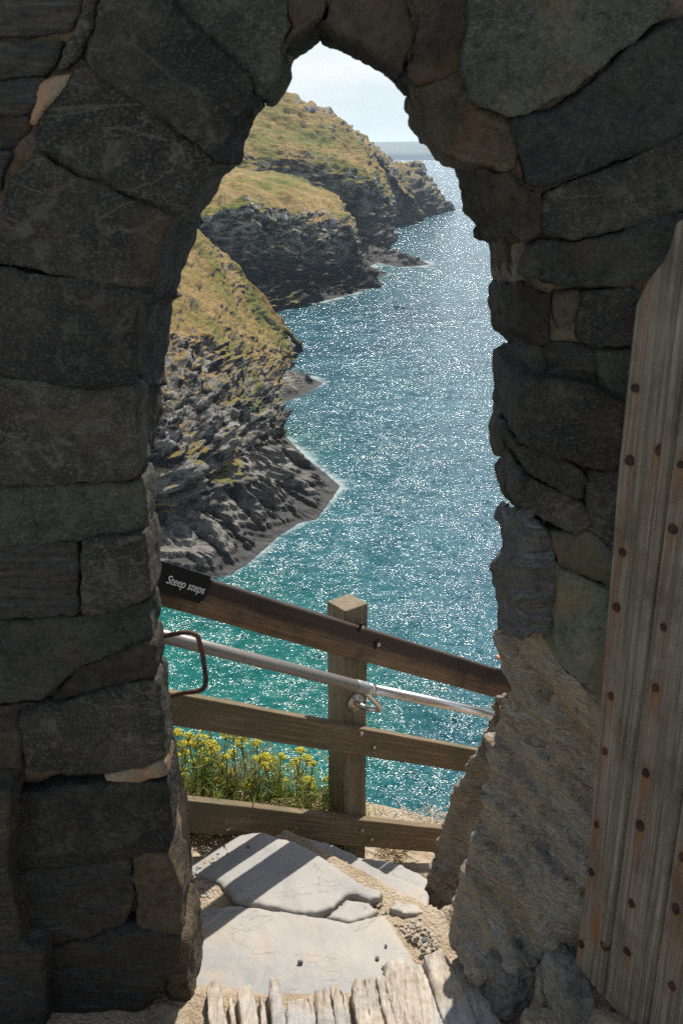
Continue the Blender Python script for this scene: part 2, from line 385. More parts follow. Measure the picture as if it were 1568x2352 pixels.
tc = wt.nodes.new('ShaderNodeTexCoord'); mp = wt.nodes.new('ShaderNodeMapping'); mp.inputs['Scale'].default_value = (1.6, 1.6, 7.0)
nz = wt.nodes.new('ShaderNodeTexNoise'); nz.inputs['Scale'].default_value = 2.6; nz.inputs['Detail'].default_value = 6; nz.inputs['Roughness'].default_value = .55
rp = wt.nodes.new('ShaderNodeValToRGB'); rp.color_ramp.elements[0].position = .02; rp.color_ramp.elements[1].position = .55
rp.color_ramp.elements[0].color = (.92, .92, .92, 1); rp.color_ramp.elements[1].color = (.2, .2, .2, 1)
mx = wt.nodes.new('ShaderNodeMix'); mx.data_type = 'RGBA'; rc = wt.nodes.new('ShaderNodeValToRGB'); rc.color_ramp.elements[0].color = (.52, .60, .635, 1); rc.color_ramp.elements[1].color = (.72, .72, .70, 1)
rc.color_ramp.elements[0].position = .38; rc.color_ramp.elements[1].position = .60
vm = wt.nodes.new('ShaderNodeVectorMath'); vm.operation = 'SCALE'; vm.inputs[3].default_value = 10
wt.links.new(rc.outputs[0], vm.inputs[0]); wt.links.new(vm.outputs[0], mx.inputs[7])
sx = wt.nodes.new('ShaderNodeSeparateXYZ')
wt.links.new(tc.outputs['Generated'], mp.inputs[0]); wt.links.new(mp.outputs[0], nz.inputs['Vector']); wt.links.new(nz.outputs['Fac'], rc.inputs[0]); wt.links.new(tc.outputs['Generated'], sx.inputs[0]); wt.links.new(sx.outputs[2], rp.inputs[0])
wt.links.new(rp.outputs[0], mx.inputs[0]); wt.links.new(sky.outputs[0], mx.inputs[6]); wt.links.new(mx.outputs[2], bg.inputs[0])
bg.inputs[1].default_value = .10
scene.view_settings.view_transform = 'Standard'; scene.view_settings.look = 'None'; scene.view_settings.exposure = .48; scene.view_settings.gamma = 1
scene.cycles.use_denoising = False
scene.cycles.max_bounces = 6; scene.cycles.diffuse_bounces = 3; scene.cycles.glossy_bounces = 3; scene.cycles.volume_bounces = 1
scene.cycles.sample_clamp_indirect = 4

# ================================================================== COAST
def cr(P, n):
    """Catmull-Rom resample along axis 0"""
    P = np.asarray(P, float); k = len(P); t = np.linspace(0, k-1, n); i = np.minimum(t.astype(int), k-2); f = t-i
    Q = np.concatenate([2*P[:1]-P[1:2], P, 2*P[-1:]-P[-2:-1]])
    a, b, c, d = Q[i], Q[i+1], Q[i+2], Q[i+3]; f = f.reshape(-1, *([1]*(P.ndim-1)))
    return .5*(2*b+(c-a)*f+(2*a-5*b+4*c-d)*f*f+(3*b-a-3*c+d)*f**3)
def loft(name, rows, nr, nc, grass, pale, mat, amp, sc, gully=0.0, seed=0, tilt=.12):
    """rows: control rows of world points from skyline (behind) to foot; grass/pale: one value per row"""
    R = np.array([[tuple(p) for p in r] for r in rows])
    G = cr(R, nr); G = cr(G.transpose(1, 0, 2), nc).transpose(1, 0, 2)
    g = np.clip(np.interp(np.linspace(0, len(rows)-1, nr), range(len(rows)), grass), 0, 1)[:, None]*np.ones((1, nc))
    w = np.clip(np.interp(np.linspace(0, len(rows)-1, nr), range(len(rows)), pale), 0, 1)[:, None]*np.ones((1, nc))
    du = np.gradient(G, axis=0); dv = np.gradient(G, axis=1); N = np.cross(du, dv); N /= np.linalg.norm(N, axis=2, keepdims=True)+1e-9
    if (N[:, :, 1].mean()) > 0: N = -N
    P = G+seed*31.7
    z = P[..., 2]+tilt*P[..., 0]+2.0*vn(P/25)
    S = np.stack([P[..., 0]/(9*sc), P[..., 1]/(9*sc), z/(2.2*sc)], -1)
    rk = 1-.80*g
    d = amp*(fbm(S, 6, .62)*1.1+.8*fbm(P/(16*sc), 4, .55, True)-.2+.55*np.abs(vn(S*1.7+9)))
    d += gully*fbm(np.stack([P[..., 0]/(14*sc), P[..., 1]/(14*sc), P[..., 2]/(80*sc)], -1), 3, .5, True)
    D = N*(d*rk)[..., None]; G = G+D
    G[..., 2] += g*amp*.35*fbm(P/(5*sc), 4, .55)
    me = gridmesh(name, G); attr(me, 'grass', g); attr(me, 'pale', w)
    o = link(name, me, mat); tag(o, kind='structure'); return o
def Yp(l): return [atY(*p) for p in l]
def down(l, d=12, k=1.0): return [Vector((p.x*k, p.y*k, SEA-d)) for p in l]
shores = []
# --- near headland: turf slope above layered cliffs
a1 = Yp([(150, 300, 330), (300, 415, 335), (400, 490, 340), (450, 530, 347), (500, 572, 352), (545, 630, 358), (585, 690, 362), (630, 740, 368), (664, 770, 374)])
a0 = [p+Vector((25, 45, -40)) for p in a1]
a2 = Yp([(150, 470, 300), (300, 540, 300), (380, 590, 303), (430, 620, 308), (480, 655, 316), (525, 690, 328), (565, 722, 342), (610, 757, 356), (664, 786, 371)])
a3 = Yp([(150, 640, 255), (300, 700, 252), (380, 745, 252), (430, 762, 258), (490, 772, 270), (540, 785, 290), (580, 795, 310), (620, 800, 335), (667, 806, 364)])
a4 = Yp([(150, 760, 235), (300, 790, 232), (370, 830, 230), (420, 840, 236), (480, 850, 250), (540, 850, 272), (585, 848, 295), (625, 840, 325), (667, 832, 360)])
a5 = Yp([(150, 880, 205), (300, 900, 203), (360, 925, 202), (410, 925, 210), (470, 930, 222), (530, 925, 240), (575, 915, 262), (612, 900, 285), (644, 880, 312)])
a6 = Yp([(150, 1010, 186), (300, 1020, 184), (350, 1030, 184), (400, 1030, 189), (460, 1020, 199), (510, 1010, 213), (560, 985, 238), (605, 960, 262), (640, 935, 286)])
a7 = [atZ(px, py, z) for px, py, z in [(150, 1150, -66), (300, 1150, -66), (350, 1150, -66), (400, 1145, -66), (460, 1135, -67.5), (515, 1110, -69), (560, 1050, -71), (600, 1010, -73), (640, 985, -75)]]
a8 = [Vector((p.x, p.y+1, SEA-9)) for p in a7]
loft('near_headland', [a0, a1, a2, a3, a4, a5, a6, a7, a8], 420, 460, [1, .85, 1, .62, .16, .12, 0, 0, 0], [.2, 1, .1, .5, .7, .5, .6, .3, .2], M['coast'], 4.6, 1.1, 2.0, 1)
# --- middle cliffs
b1r = [sea(560, 722), sea(600, 716), sea(640, 711), sea(690, 694), sea(740, 684), sea(790, 672), sea(826, 664), sea(838, 640)]
c0 = Yp([(380, 360, 700), (470, 380, 700), (550, 395, 690), (620, 405, 690), (680, 415, 695), (715, 430, 700), (745, 443, 705), (768, 452, 712)])
cb = [p+Vector((10, 90, -30)) for p in c0]
c1 = Yp([(380, 470, 500), (470, 478, 502), (535, 462, 512), (600, 468, 530), (660, 474, 545), (720, 482, 565), (770, 494, 590), (808, 518, 612)])
c2 = Yp([(380, 530, 486), (460, 525, 490), (525, 515, 500), (600, 525, 513), (660, 530, 528), (720, 540, 548), (768, 548, 574), (812, 552, 603)])
c3 = Yp([(380, 620, 482), (480, 620, 486), (560, 622, 494), (610, 625, 506), (665, 625, 522), (725, 620, 542), (778, 618, 568), (822, 606, 600)])
c5 = [Vector((p.x, p.y-2, SEA-8)) for p in b1r]
loft('middle_cliff', [cb, c0, c1, c2, c3, b1r, c5], 300, 380, [1, .9, .62, .12, 0, 0, 0], [.1, .2, 1, .75, 0, 0, 0], M['coast'], 6.5, 1.8, 6.0, 2)
shores += [b1r]
# --- hillside behind with the second cliff
e4 = [atY(300, 640, 700), atY(450, 640, 720), atY(560, 620, 740), atY(660, 610, 760), atY(740, 600, 775), atY(800, 595, 790), sea(852, 582), sea(884, 560), sea(900, 548)]
e5 = [Vector((p.x, p.y+4, SEA-10)) for p in e4]
e3 = Yp([(300, 480, 706), (450, 470, 726), (560, 465, 746), (660, 465, 766), (740, 475, 780), (800, 492, 796), (850, 505, 798), (884, 508, 874), (898, 515, 922)])
e2 = Yp([(300, 330, 716), (450, 350, 737), (560, 372, 756), (640, 365, 776), (700, 360, 790), (755, 385, 800), (815, 402, 808), (862, 425, 822), (893, 458, 900)])
e1 = Yp([(300, 180, 820), (450, 235, 835), (560, 275, 845), (640, 305, 855), (700, 318, 865), (755, 342, 880), (805, 362, 890), (850, 390, 905), (890, 430, 950)])
e0 = Yp([(300, 40, 960), (450, 115, 960), (560, 168, 960), (655, 222, 960), (705, 244, 965), (748, 262, 970), (790, 294, 975), (826, 326, 980), (862, 372, 985)])
eb = [p+Vector((60, 160, -60)) for p in e0]
loft('grassy_hillside', [eb, e0, e1, e2, e3, e4, e5], 340, 400, [.8, .45, .85, .55, 0, 0, 0], [.2, .8, .25, .6, .25, .1, 0], M['coastfar'], 8.0, 2.3, 7.0, 3)
shores += [[sea(838, 640), sea(835, 610), sea(858, 582), sea(884, 560), sea(893, 545), sea(896, 520)]]
# --- far headland
f3 = [sea(800, 560), sea(850, 540), sea(888, 519), sea(920, 512), sea(945, 506), sea(965, 501), sea(985, 495), sea(1005, 488), sea(1026, 480)]
f0 = Yp([(790, 300, 1350), (830, 332, 1370), (872, 362, 1400), (905, 392, 1420), (938, 401, 1430), (960, 397, 1430), (975, 418, 1430), (1000, 455, 1430), (1027, 478, 1430)])
fb = [p+Vector((60, 200, -70)) for p in f0]
f1 = Yp([(790, 370, 1120), (840, 380, 1150), (880, 395, 1210), (912, 415, 1260), (942, 425, 1290), (962, 422, 1320), (978, 438, 1345), (1002, 462, 1380), (1026, 479, 1424)])
f2 = Yp([(790, 440, 950), (845, 440, 985), (888, 440, 1105), (920, 445, 1155), (945, 450, 1200), (966, 455, 1235), (984, 468, 1283), (1004, 476, 1345), (1026, 480, 1421)])
loft('far_headland', [fb, f0, f1, f2, f3, [Vector((p.x, p.y, SEA-12)) for p in f3]], 180, 260, [.6, .35, .35, 0, 0, 0], [.2, .5, .8, .2, .1, 0], M['coastfar'], 12.0, 2.6, 12.0, 5)
shores += [f3]
# --- sea stack and distant coast
def cone_rock(name, c, rx, ry, h, mat, seed, nr=40, nc=60, amp=.25):
    t = np.linspace(0, 1, nr)[:, None]; a = np.linspace(0, 2*math.pi, nc)[None]
    rr = (1-t)**.75+.0
    G = np.stack([c[0]+rx*rr*np.cos(a), c[1]+ry*rr*np.sin(a), c[2]-h*.15+h*1.15*t+0*a], -1)
    P = G/(rx*.5)+seed; d = 1+amp*fbm(P, 4, .6)
    G[..., 0] = c[0]+(G[..., 0]-c[0])*d; G[..., 1] = c[1]+(G[..., 1]-c[1])*d
    me = gridmesh(name, G); attr(me, 'grass', np.zeros(nr*nc)); attr(me, 'pale', np.zeros(nr*nc)); return link(name, me, mat)
st = atY(868, 400, 2300); o = cone_rock('sea_stack', (st.x, st.y, SEA), 28, 28, (atY(868, 353, 2300).z-SEA), M['coastfar'], 4)
tag(o, kind='structure')
xs = np.linspace(-9000, 14000, 300); rows = []
for k, (dy, hf) in enumerate([(0, -.02), (60, .35), (700, .62), (1700, .9), (2600, 1.0), (4500, .7), (7000, -.1)]):
    zz = 205*hf*(1+.16*fbm(np.stack([xs/3000, xs*0+k*.35, xs*0], -1), 4))
    rows.append(np.stack([xs, 11000+dy+500*fbm(np.stack([xs/2500, xs*0+4, xs*0], -1), 3), SEA+zz], -1))
link('distant_coast', gridmesh('distant_coast', cr(np.array(rows), 40)), M['distant'])['kind'] = 'structure'
# --- low rocks with a traced waterline: heightfields on the sea plane
def polydist(X, Y, poly, closed=True):
    d = np.full(X.shape, 1e9); inside = np.zeros(X.shape, bool); n = len(poly)
    for i in range(n if closed else n-1):
        x0, y0 = poly[i]; x1, y1 = poly[(i+1) % n]; vx, vy = x1-x0, y1-y0
        t = np.clip(((X-x0)*vx+(Y-y0)*vy)/(vx*vx+vy*vy+1e-9), 0, 1)
        d = np.minimum(d, np.hypot(X-x0-t*vx, Y-y0-t*vy))
        if closed: inside ^= ((y0 > Y) != (y1 > Y)) & (X < (x1-x0)*(Y-y0)/((y1-y0)+1e-12)+x0)
    return d, inside
def shelf(name, pix, water, slope, hmax, mat, res, terr=1.0, seed=0, dip=(.25, -.1), label=None, kind='structure'):
    P = [sea(*p) for p in pix]; poly = [(p.x, p.y) for p in P]
    wl = poly[water[0]:water[1]+1]
    x = np.arange(min(p[0] for p in poly)-4, max(p[0] for p in poly)+4, res); y = np.arange(min(p[1] for p in poly)-4, max(p[1] for p in poly)+4, res)
    X, Y = np.meshgrid(x, y); _, ins = polydist(X, Y, poly); d, _ = polydist(X, Y, wl, False)
    d = d+1.2*fbm(np.stack([X/5, Y/5, X*0+seed], -1), 4)*terr
    h = np.where(ins, np.minimum(hmax, d*slope), -np.minimum(3, np.abs(d)*.8))
    ca, sa = math.cos(.75), math.sin(.75); U = X*ca-Y*sa; V = X*sa+Y*ca
    s = fbm(np.stack([U/14, V/3.6, X*0+seed], -1), 5, .58)
    saw = (V/7.5+U/60+.7*fbm(np.stack([U/22, V/22, X*0+seed+3], -1), 2)) % 1.0
    saw2 = (V/1.7+U/11+.5*fbm(np.stack([U/9, V/9, X*0+seed+8], -1), 2)) % 1.0
    SG = -1.0; sm = lambda q: np.where(q < .74, q/.74, (1-q)/.26)
    saw = sm(saw); saw2 = sm(saw2)
    mk = np.clip(.5+1.6*vn(np.stack([U/10+5, V/6, X*0+seed], -1)), 0, 1); mk2 = np.clip(.3+1.8*vn(np.stack([U/5+9, V/3, X*0+seed], -1)), 0, 1)
    h = h+np.clip(d/4, 0, 1)*terr*(1.9*s+3.6*(saw-.5)*mk*SG+1.1*(saw2-.5)*mk2*SG)
    tl = h+.10*V+.35*fbm(np.stack([U/9, V/9, X*0+seed+30], -1), 3); stp = 1.05*terr; fr = tl/stp-np.floor(tl/stp)
    h = h-.8*stp*np.clip(d/3, 0, 1)*(fr-np.clip((fr-.78)/.22, 0, 1))
    h = np.where(ins, np.maximum(h, .12+0*h), h)
    G = np.stack([X, Y, SEA+h], -1); me = gridmesh(name, G); o = link(name, me, mat, smooth=False)
    if kind: o['kind'] = kind
    shores.append([Vector((a, b, 0)) for a, b in wl]); return o
shelf('rock_platform', [(100, 1345), (360, 1342), (470, 1332), (532, 1320), (575, 1290), (640, 1232), (690, 1200), (728, 1193), (752, 1160), (782, 1117), (745, 1085), (710, 1058), (672, 1020), (642, 985), (600, 960), (560, 990), (470, 1060), (300, 1090), (100, 1090)], (0, 13), .30, 9.0, M['platform'], .32, 1.25, 2)
shelf('tan_rock_spit', [(600, 930), (640, 926), (690, 912), (715, 898), (742, 880), (715, 868), (680, 858), (650, 852), (610, 850)], (0, 8), .42, 5, M['platform'], .5, .6, 5)
shelf('cliff_foot_rocks', [(640, 716), (700, 700), (760, 688), (820, 672), (884, 654), (868, 640), (893, 630), (850, 612), (880, 596), (850, 575), (790, 590), (720, 620), (640, 660)], (0, 9), .30, 8, M['platdark'], 1.1, 1.5, 9)
shelf('reef_spit', [(840, 596), (880, 607), (915, 614), (950, 613), (992, 607), (960, 598), (930, 592), (890, 583), (855, 575)], (0, 8), .38, 8, M['platdark'], 1.3, 1.0, 12)
# ================================================================== SEA
ys = np.concatenate([np.geomspace(25, 2200, 520), np.geomspace(2300, 30000, 60)]); us = np.linspace(-1.3, 1.3, 420)
Yg, Ug = np.meshgrid(ys, us, indexing='ij'); Xg = Yg*np.sign(Ug)*np.abs(Ug)**1.25*1.0
G = np.stack([Xg, Yg, np.full_like(Xg, SEA)], -1)
dmin = np.full(Xg.shape, 1e9)
for s in shores:
    d, _ = polydist(Xg, Yg, [(p[0], p[1]) for p in s], False); dmin = np.minimum(dmin, d)
foam = np.exp(-dmin/(2.0+Yg*.006)); 
q = sea(420, 1480); q2 = sea(1090, 2150); q3 = sea(620, 1650); q4 = sea(650, 1010)
shal = .25*np.exp(-dmin/25)+.95*np.exp(-((Xg-q.x)**2+(Yg-q.y)**2)/(30**2))+.6*np.exp(-((Xg-q3.x)**2+(Yg-q3.y)**2)/(26**2))+.45*np.exp(-((Xg-q4.x)**2+(Yg-q4.y)**2)/(22**2))
shal += .55*np.clip((150-Yg)/110, 0, 1)
shal = np.clip(shal*(1+.5*fbm(np.stack([Xg/18, Yg/18, Xg*0], -1), 3)), 0, 1)
me = gridmesh('sea', G); attr(me, 'foam', foam); attr(me, 'shallow', shal)
link('sea', me, M['sea'])['kind'] = 'structure'
exec_parts = True
# ================================================================== GROUND
RD = Vector((.788, .616, 0)).normalized(); NC = Vector((RD.y, -RD.x, 0))     # along the fence; towards the camera
K0 = atY(792, 1500, 2.9); K0.z = 0
PZ = -2.08
def ground_z(X, Y):
    u = (X-K0.x)*RD.x+(Y-K0.y)*RD.y; v = (X-K0.x)*NC.x+(Y-K0.y)*NC.y     # v>0 camera side
    z = -2.47-.56*u
    uu = (X-.1)*.62+(Y-2.42)*.78
    zs = PZ-.030-.17*np.clip((uu+.02)/.06, 0, 1)-.75*np.clip(uu-.04, 0, 9)
    zs = zs+.018*np.clip((X-.2)/.08, 0, 1)*(uu < -.02)
    z = np.where(v > .10, np.where(u < -.45, PZ-.03+.03*np.clip((.3-v)/.2, 0, 1), zs), np.minimum(z, PZ))
    z = np.where(v <= .12, z*1.0, z)
    edge = -.50-.10*np.sin(u*3)+.2*np.clip(u, -1, 1)
    z = z-np.clip(edge-v, 0, 99)*2.2
    sd_ = (X-.46)-(1.86-Y)*.36
    z = z+np.clip((sd_+.03)/.10, 0, 1)*.20*(Y < 2.3)
    return z
x = np.arange(-2.6, 3.2, .012); y = np.arange(.0, 5.2, .012); X, Y = np.meshgrid(x, y)
Z = ground_z(X, Y); P = np.stack([X, Y, Z*0], -1)
Z = Z+.007*fbm(P*9, 5, .6)+.006*fbm(P*3, 3)
Z = Z+np.clip((1.965+.015*np.sin(X*11)+.01*vn(P*9)-Y)/.06, 0, 1)*.042*(X < .5)
Z = np.where(Y < 1.72, Z+np.clip((1.72-Y)*.5, 0, .14), Z)
link('dirt_path', gridmesh('dirt_path', np.stack([X, Y, Z], -1)), M['soil'])['kind'] = 'structure'
# far drop below the path joining the sea
rows = [[(-60, 5, -8), (-10, 5.0, -6), (0, 5.0, -7), (10, 5, -9), (60, 5, -14)], [(-60, 12, -30), (-10, 12, -30), (0, 12, -32), (10, 12, -34), (60, 12, -40)], [(-60, 22, -80), (-10, 22, -80), (0, 22, -80), (10, 22, -80), (60, 22, -80)]]
# ================================================================== FLAGSTONES
def slab(pix, z, th, label, seed, name='flagstone', amp=.0016):
    top = [atZ(px, py, z) for px, py in pix]
    c = sum(top, Vector())/len(top)
    A = []
    n = len(top)
    for i in range(n):
        a, b = top[i], top[(i+1) % n]
        for k in range(4):
            p = a.lerp(b, k/4); j = Vector((random.uniform(-1, 1), random.uniform(-1, 1), 0))*.004
            A.append(p+j)
    me = prism_mesh(A, [p+Vector((0, 0, -th)) for p in A])
    me = rough(me, .0075, 2, amp, 16, seed=seed)
    cc = coords(me); cc[:, 2] += .006*fbm(cc*3.0+seed, 3); setcoords(me, cc)
    o = link(name, me, M['slab']); return tag(o, label, 'flagstone', 'slate flagstones of the path')
slab([(604, 1907), (640, 1921), (673, 1931), (715, 1950), (754, 1975), (790, 2000), (820, 2022), (850, 2036), (880, 2046), (874, 2060), (849, 2064), (815, 2052), (790, 2056), (765, 2082), (728, 2094), (697, 2096), (660, 2090), (630, 2083), (580, 2076), (540, 2070), (524, 2050), (511, 2034), (482, 2020), (425, 2000), (430, 1990), (490, 1950), (549, 1915)], PZ, .055, 'upper pale slate flagstone crossed by two slanting shadows of the rails', 1)
slab([(400, 2100), (447, 2087), (490, 2082), (535, 2077), (600, 2086), (650, 2090), (697, 2101), (750, 2108), (801, 2120), (840, 2108), (880, 2099), (900, 2120), (916, 2146), (945, 2190), (968, 2232), (960, 2275), (850, 2300), (700, 2325), (560, 2348), (420, 2350), (400, 2250)], PZ-.006, .06, 'largest smooth grey flagstone filling the bottom of the doorway', 2)
slab([(655, 1912), (700, 1922), (750, 1931), (780, 1945), (807, 1959), (840, 1978), (885, 2002), (930, 2022), (985, 2045), (985, 2092), (930, 2088), (890, 2084), (860, 2070), (800, 2040), (700, 1985), (640, 1940)], PZ-.10, .10, 'first step down, grey slate slab beside the lower end of the rail', 3)
slab([(800, 1966), (850, 1972), (905, 1981), (925, 1988), (955, 2003), (1000, 2030), (1010, 2065), (940, 2060), (860, 2020)], PZ-.22, .12, 'second step down, small slab half hidden by the leaning rock', 4)
slab([(768, 2086), (795, 2062), (830, 2066), (850, 2072), (868, 2088), (850, 2102), (800, 2116), (745, 2104)], PZ+.002, .04, 'small broken flake of slate between the two large flagstones', 5, amp=.003)
slab([(905, 2066), (960, 2078), (975, 2095), (930, 2098), (893, 2084)], PZ-.012, .05, 'sandy coloured stone patch at the foot of the leaning rock', 6, amp=.003)
# ================================================================== STONE DOORWAY
SIL = [(460, 2352), (457, 2290), (455, 2200), (450, 2120), (440, 2060), (425, 2010), (437, 1960), (436, 1890), (425, 1840), (410, 1750), (402, 1680), (398, 1620), (385, 1560), (375, 1500), (375, 1440), (378, 1400), (372, 1370), (370, 1340), (366, 1280), (355, 1200), (345, 1140), (335, 1085), (322, 1040), (355, 1035), (372, 880), (380, 865), (395, 700), (388, 692), (415, 655), (430, 590), (445, 535), (443, 522), (460, 500), (490, 460), (510, 410), (520, 400), (548, 385), (565, 330), (600, 270), (612, 248), (635, 235), (655, 215), (672, 180), (668, 145), (690, 130), (715, 120), (735, 95), (750, 108), (790, 130), (830, 145), (850, 160), (880, 175), (905, 200), (935, 225), (930, 245), (948, 268), (940, 285), (950, 315), (970, 345), (1000, 375), (1045, 388), (1065, 430), (1075, 480), (1100, 500), (1118, 510), (1115, 560), (1125, 610), (1140, 635), (1118, 650), (1125, 720), (1122, 755), (1160, 785), (1175, 800), (1188, 850), (1190, 895), (1155, 905), (1135, 925), (1125, 980), (1127, 1045), (1140, 1053), (1165, 1052), (1165, 1062), (1150, 1080), (1138, 1105), (1142, 1135), (1165, 1158), (1150, 1165), (1133, 1190), (1140, 1230), (1140, 1270), (1118, 1305), (1125, 1360), (1135, 1400), (1142, 1460), (1150, 1510), (1152, 1560)]
def onsil(p):
    for i in range(len(SIL)-1):
        a, b = Vector(SIL[i]), Vector(SIL[i+1]); v = b-a; q = Vector(p)
        t = max(0, min(1, (q-a).dot(v)/v.length_squared))
        if (a+v*t-q).length < 11: return True
    return False
def stretch(p):
    x, y = p
    if x <= 3: x -= 70
    if x >= 1565: x += 70
    if y <= 3: y -= 70
    if y >= 2349: y += 80
    return (x, y)
YF, YB = 1.90, 2.26
wall = empty('stone_doorway', (0, 2.05, PZ))
tag(wall, 'dark rough stone wall with a pointed arched doorway framing the sea', 'stone wall')
bpy.context.view_layer.update()
def child(o, p):
    o.parent = p; o.matrix_parent_inverse = p.matrix_basis.inverted(); return o
NST = [0]
def stone(poly, mat, yf=None, yb=None, name='jamb_stone', amp=.009, vox=.0085, lay=0, ldir=(0, 0, 1), sil=True, gap=-3.5, silx=None, parent=None, smooth=5, lfreq=60, bulge=.0):
    NST[0] += 1; s = NST[0]
    yf = YF if yf is None else yf; yb = YB if yb is None else yb
    yf = min(yf, 1.895) if yf < 1.995 else yf; bulge *= .3; yf += random.uniform(-.008, .008)
    c = sum((Vector(p) for p in poly), Vector((0, 0)))/len(poly)
    # densify with jitter
    Q = []
    n = len(poly)
    for i in range(n):
        a, b = Vector(poly[i]), Vector(poly[(i+1) % n]); L = (b-a).length; k = max(1, int(L/45))
        for j in range(k): Q.append((a.lerp(b, j/k), j == 0))
    out = []
    for q, orig in Q:
        f = sil and (onsil(q) if silx is None else q.x > silx)
        if not f:
            d = (c-q); q = q+d.normalized()*gap
            if not orig: q = q+Vector((random.uniform(-3, 3), random.uniform(-3, 3)))
        elif not orig: q = q+Vector((random.uniform(-3, 3), random.uniform(-3, 3)))
        q2 = Vector(stretch(q))
        pf, pb = atY(q2.x, q2.y, yf), atY(q2.x, q2.y, yb-.02)
        if pb.z < PZ: pb = Vector((atZ(q2.x, q2.y, PZ).x if q2.y > 1500 else pb.x, pb.y, pb.z))
        p = pb if f else pf
        out.append((Vector((p.x, yf, pb.z if (f and q2.y < HY) else pf.z)), Vector((p.x, yb, pb.z if (f or sil) else pf.z))))
    smooth = min(smooth, 1)
    A = [a for a, b in out]; B = [b for a, b in out]
    me = rough(prism_mesh(A, B), vox, smooth, amp, 13, lay, ldir, lfreq, s, 1.2)
    if bulge:
        cc = coords(me); m = Vector((cc[:, 0].mean(), 0, cc[:, 2].mean()))
        r = np.hypot(cc[:, 0]-m.x, cc[:, 2]-m.z); R = r.max()
        cc[:, 1] -= bulge*np.clip(1-(r/R)**2, 0, 1); setcoords(me, cc)
    o = link(name, me, M[mat]); child(o, parent or wall)
    return o
# left side voussoirs
V = dict(name='voussoir', smooth=6, gap=-4)
stone([(640, 0), (760, 0), (735, 95), (715, 120), (690, 130), (668, 145), (672, 60)], 'brown', yf=1.96, **V)
stone([(370, 0), (640, 0), (672, 60), (668, 145), (672, 180), (655, 215), (635, 235), (612, 248), (580, 190), (500, 110), (420, 45)], 'green', bulge=.02, **V)
stone([(240, 5), (368, 0), (420, 47), (500, 112), (580, 192), (612, 248), (600, 270), (565, 330), (548, 385), (490, 360), (425, 310), (350, 245), (230, 170), (192, 140)], 'dark', yf=1.87, amp=.014, bulge=.03, **V)
stone([(190, 142), (230, 172), (350, 248), (425, 312), (490, 362), (548, 385), (520, 400), (510, 410), (490, 460), (460, 500), (443, 522), (360, 485), (250, 430), (150, 385), (85, 345), (85, 295)], 'dark', yf=1.89, bulge=.02, **V)
stone([(85, 348), (150, 388), (250, 433), (360, 488), (443, 524), (445, 535), (430, 590), (415, 655), (388, 692), (350, 680), (250, 655), (130, 630), (5, 603), (12, 430)], 'dark', yf=1.88, bulge=.02, **V)
stone([(5, 608), (130, 633), (250, 658), (350, 683), (388, 692), (395, 700), (380, 865), (301, 884), (191, 890), (102, 876), (0, 862)], 'dark', yf=1.87, bulge=.02, **V)
stone([(0, 866), (102, 880), (191, 894), (312, 892), (320, 1018), (321, 1093), (294, 1107), (102, 1112), (0, 1114)], 'dark', yf=1.86, yb=1.985, sil=False, bulge=.02)
stone([(300, 884), (372, 880), (372, 930), (355, 1037), (300, 1037)], 'brown', yf=2.06, yb=2.3)
stone([(0, 1118), (102, 1116), (294, 1110), (322, 1100), (331, 1155), (332, 1218), (294, 1232), (137, 1242), (0, 1258)], 'green', yf=1.88, yb=1.985, sil=False)
stone([(0, 1262), (137, 1248), (178, 1245), (182, 1330), (180, 1408), (0, 1430)], 'slate', yf=1.87, yb=1.985, sil=False, lay=.004)
stone([(187, 1245), (294, 1236), (330, 1222), (338, 1260), (345, 1372), (290, 1395), (190, 1412)], 'dark', yf=1.855, yb=1.985, sil=False, amp=.006)
stone([(0, 1434), (184, 1418), (342, 1382), (352, 1440), (350, 1468), (250, 1510), (175, 1540), (100, 1610), (0, 1622)], 'green', yf=1.88, yb=1.985, sil=False, lay=.003)
stone([(175, 1543), (250, 1514), (352, 1474), (359, 1526), (359, 1562), (210, 1590), (112, 1622)], 'brown', yf=1.875, yb=1.985, sil=False, lay=.003)
stone([(48, 1640), (210, 1596), (359, 1568), (368, 1650), (377, 1741), (245, 1774), (57, 1782)], 'dark', yf=1.865, yb=1.985, sil=False, bulge=.02)
stone([(0, 1626), (100, 1618), (44, 1640), (54, 1786), (20, 1815), (0, 1815)], 'brown', yf=1.90, yb=1.985, sil=False)
stone([(236, 1782), (377, 1746), (385, 1790), (300, 1800), (236, 1796)], 'tan', yf=1.87, yb=1.985, sil=False, gap=2)
stone([(26, 1826), (230, 1798), (386, 1798), (396, 1907), (386, 1958), (200, 1985), (26, 2004)], 'dark', yf=1.865, yb=1.985, sil=False, bulge=.015, amp=.008)
stone([(26, 2008), (298, 1972), (307, 2065), (280, 2131), (101, 2179), (45, 2150)], 'slate', yf=1.87, yb=1.985, sil=False, lay=.005, ldir=(.15, 0, 1))
stone([(303, 1968), (386, 1962), (414, 2039), (412, 2150), (315, 2138)], 'brown', yf=1.86, yb=1.985, sil=False)
stone([(101, 2186), (290, 2138), (407, 2155), (396, 2240), (366, 2256), (300, 2352), (110, 2352)], 'slate', yf=1.85, yb=1.985, sil=False, lay=.005, ldir=(.2, 0, 1))
A_ = [atY(*q) for q in [(356, 2275, 1.93), (420, 2240, 1.96), (434, 2300, 1.88), (442, 2370, 1.78), (330, 2370, 1.77)]]
child(link('footing_stone', rough(prism_mesh(A_, [p+Vector((0, .02, -.16)) for p in A_]), .008, 2, .010, 14, seed=88), M['tan']), wall)
stone([(0, 1820), (22, 1830), (20, 2010), (50, 2170), (96, 2190), (104, 2352), (0, 2352)], 'slate', yf=1.80, yb=2.0, sil=False, lay=.004, ldir=(1, 0, .1))
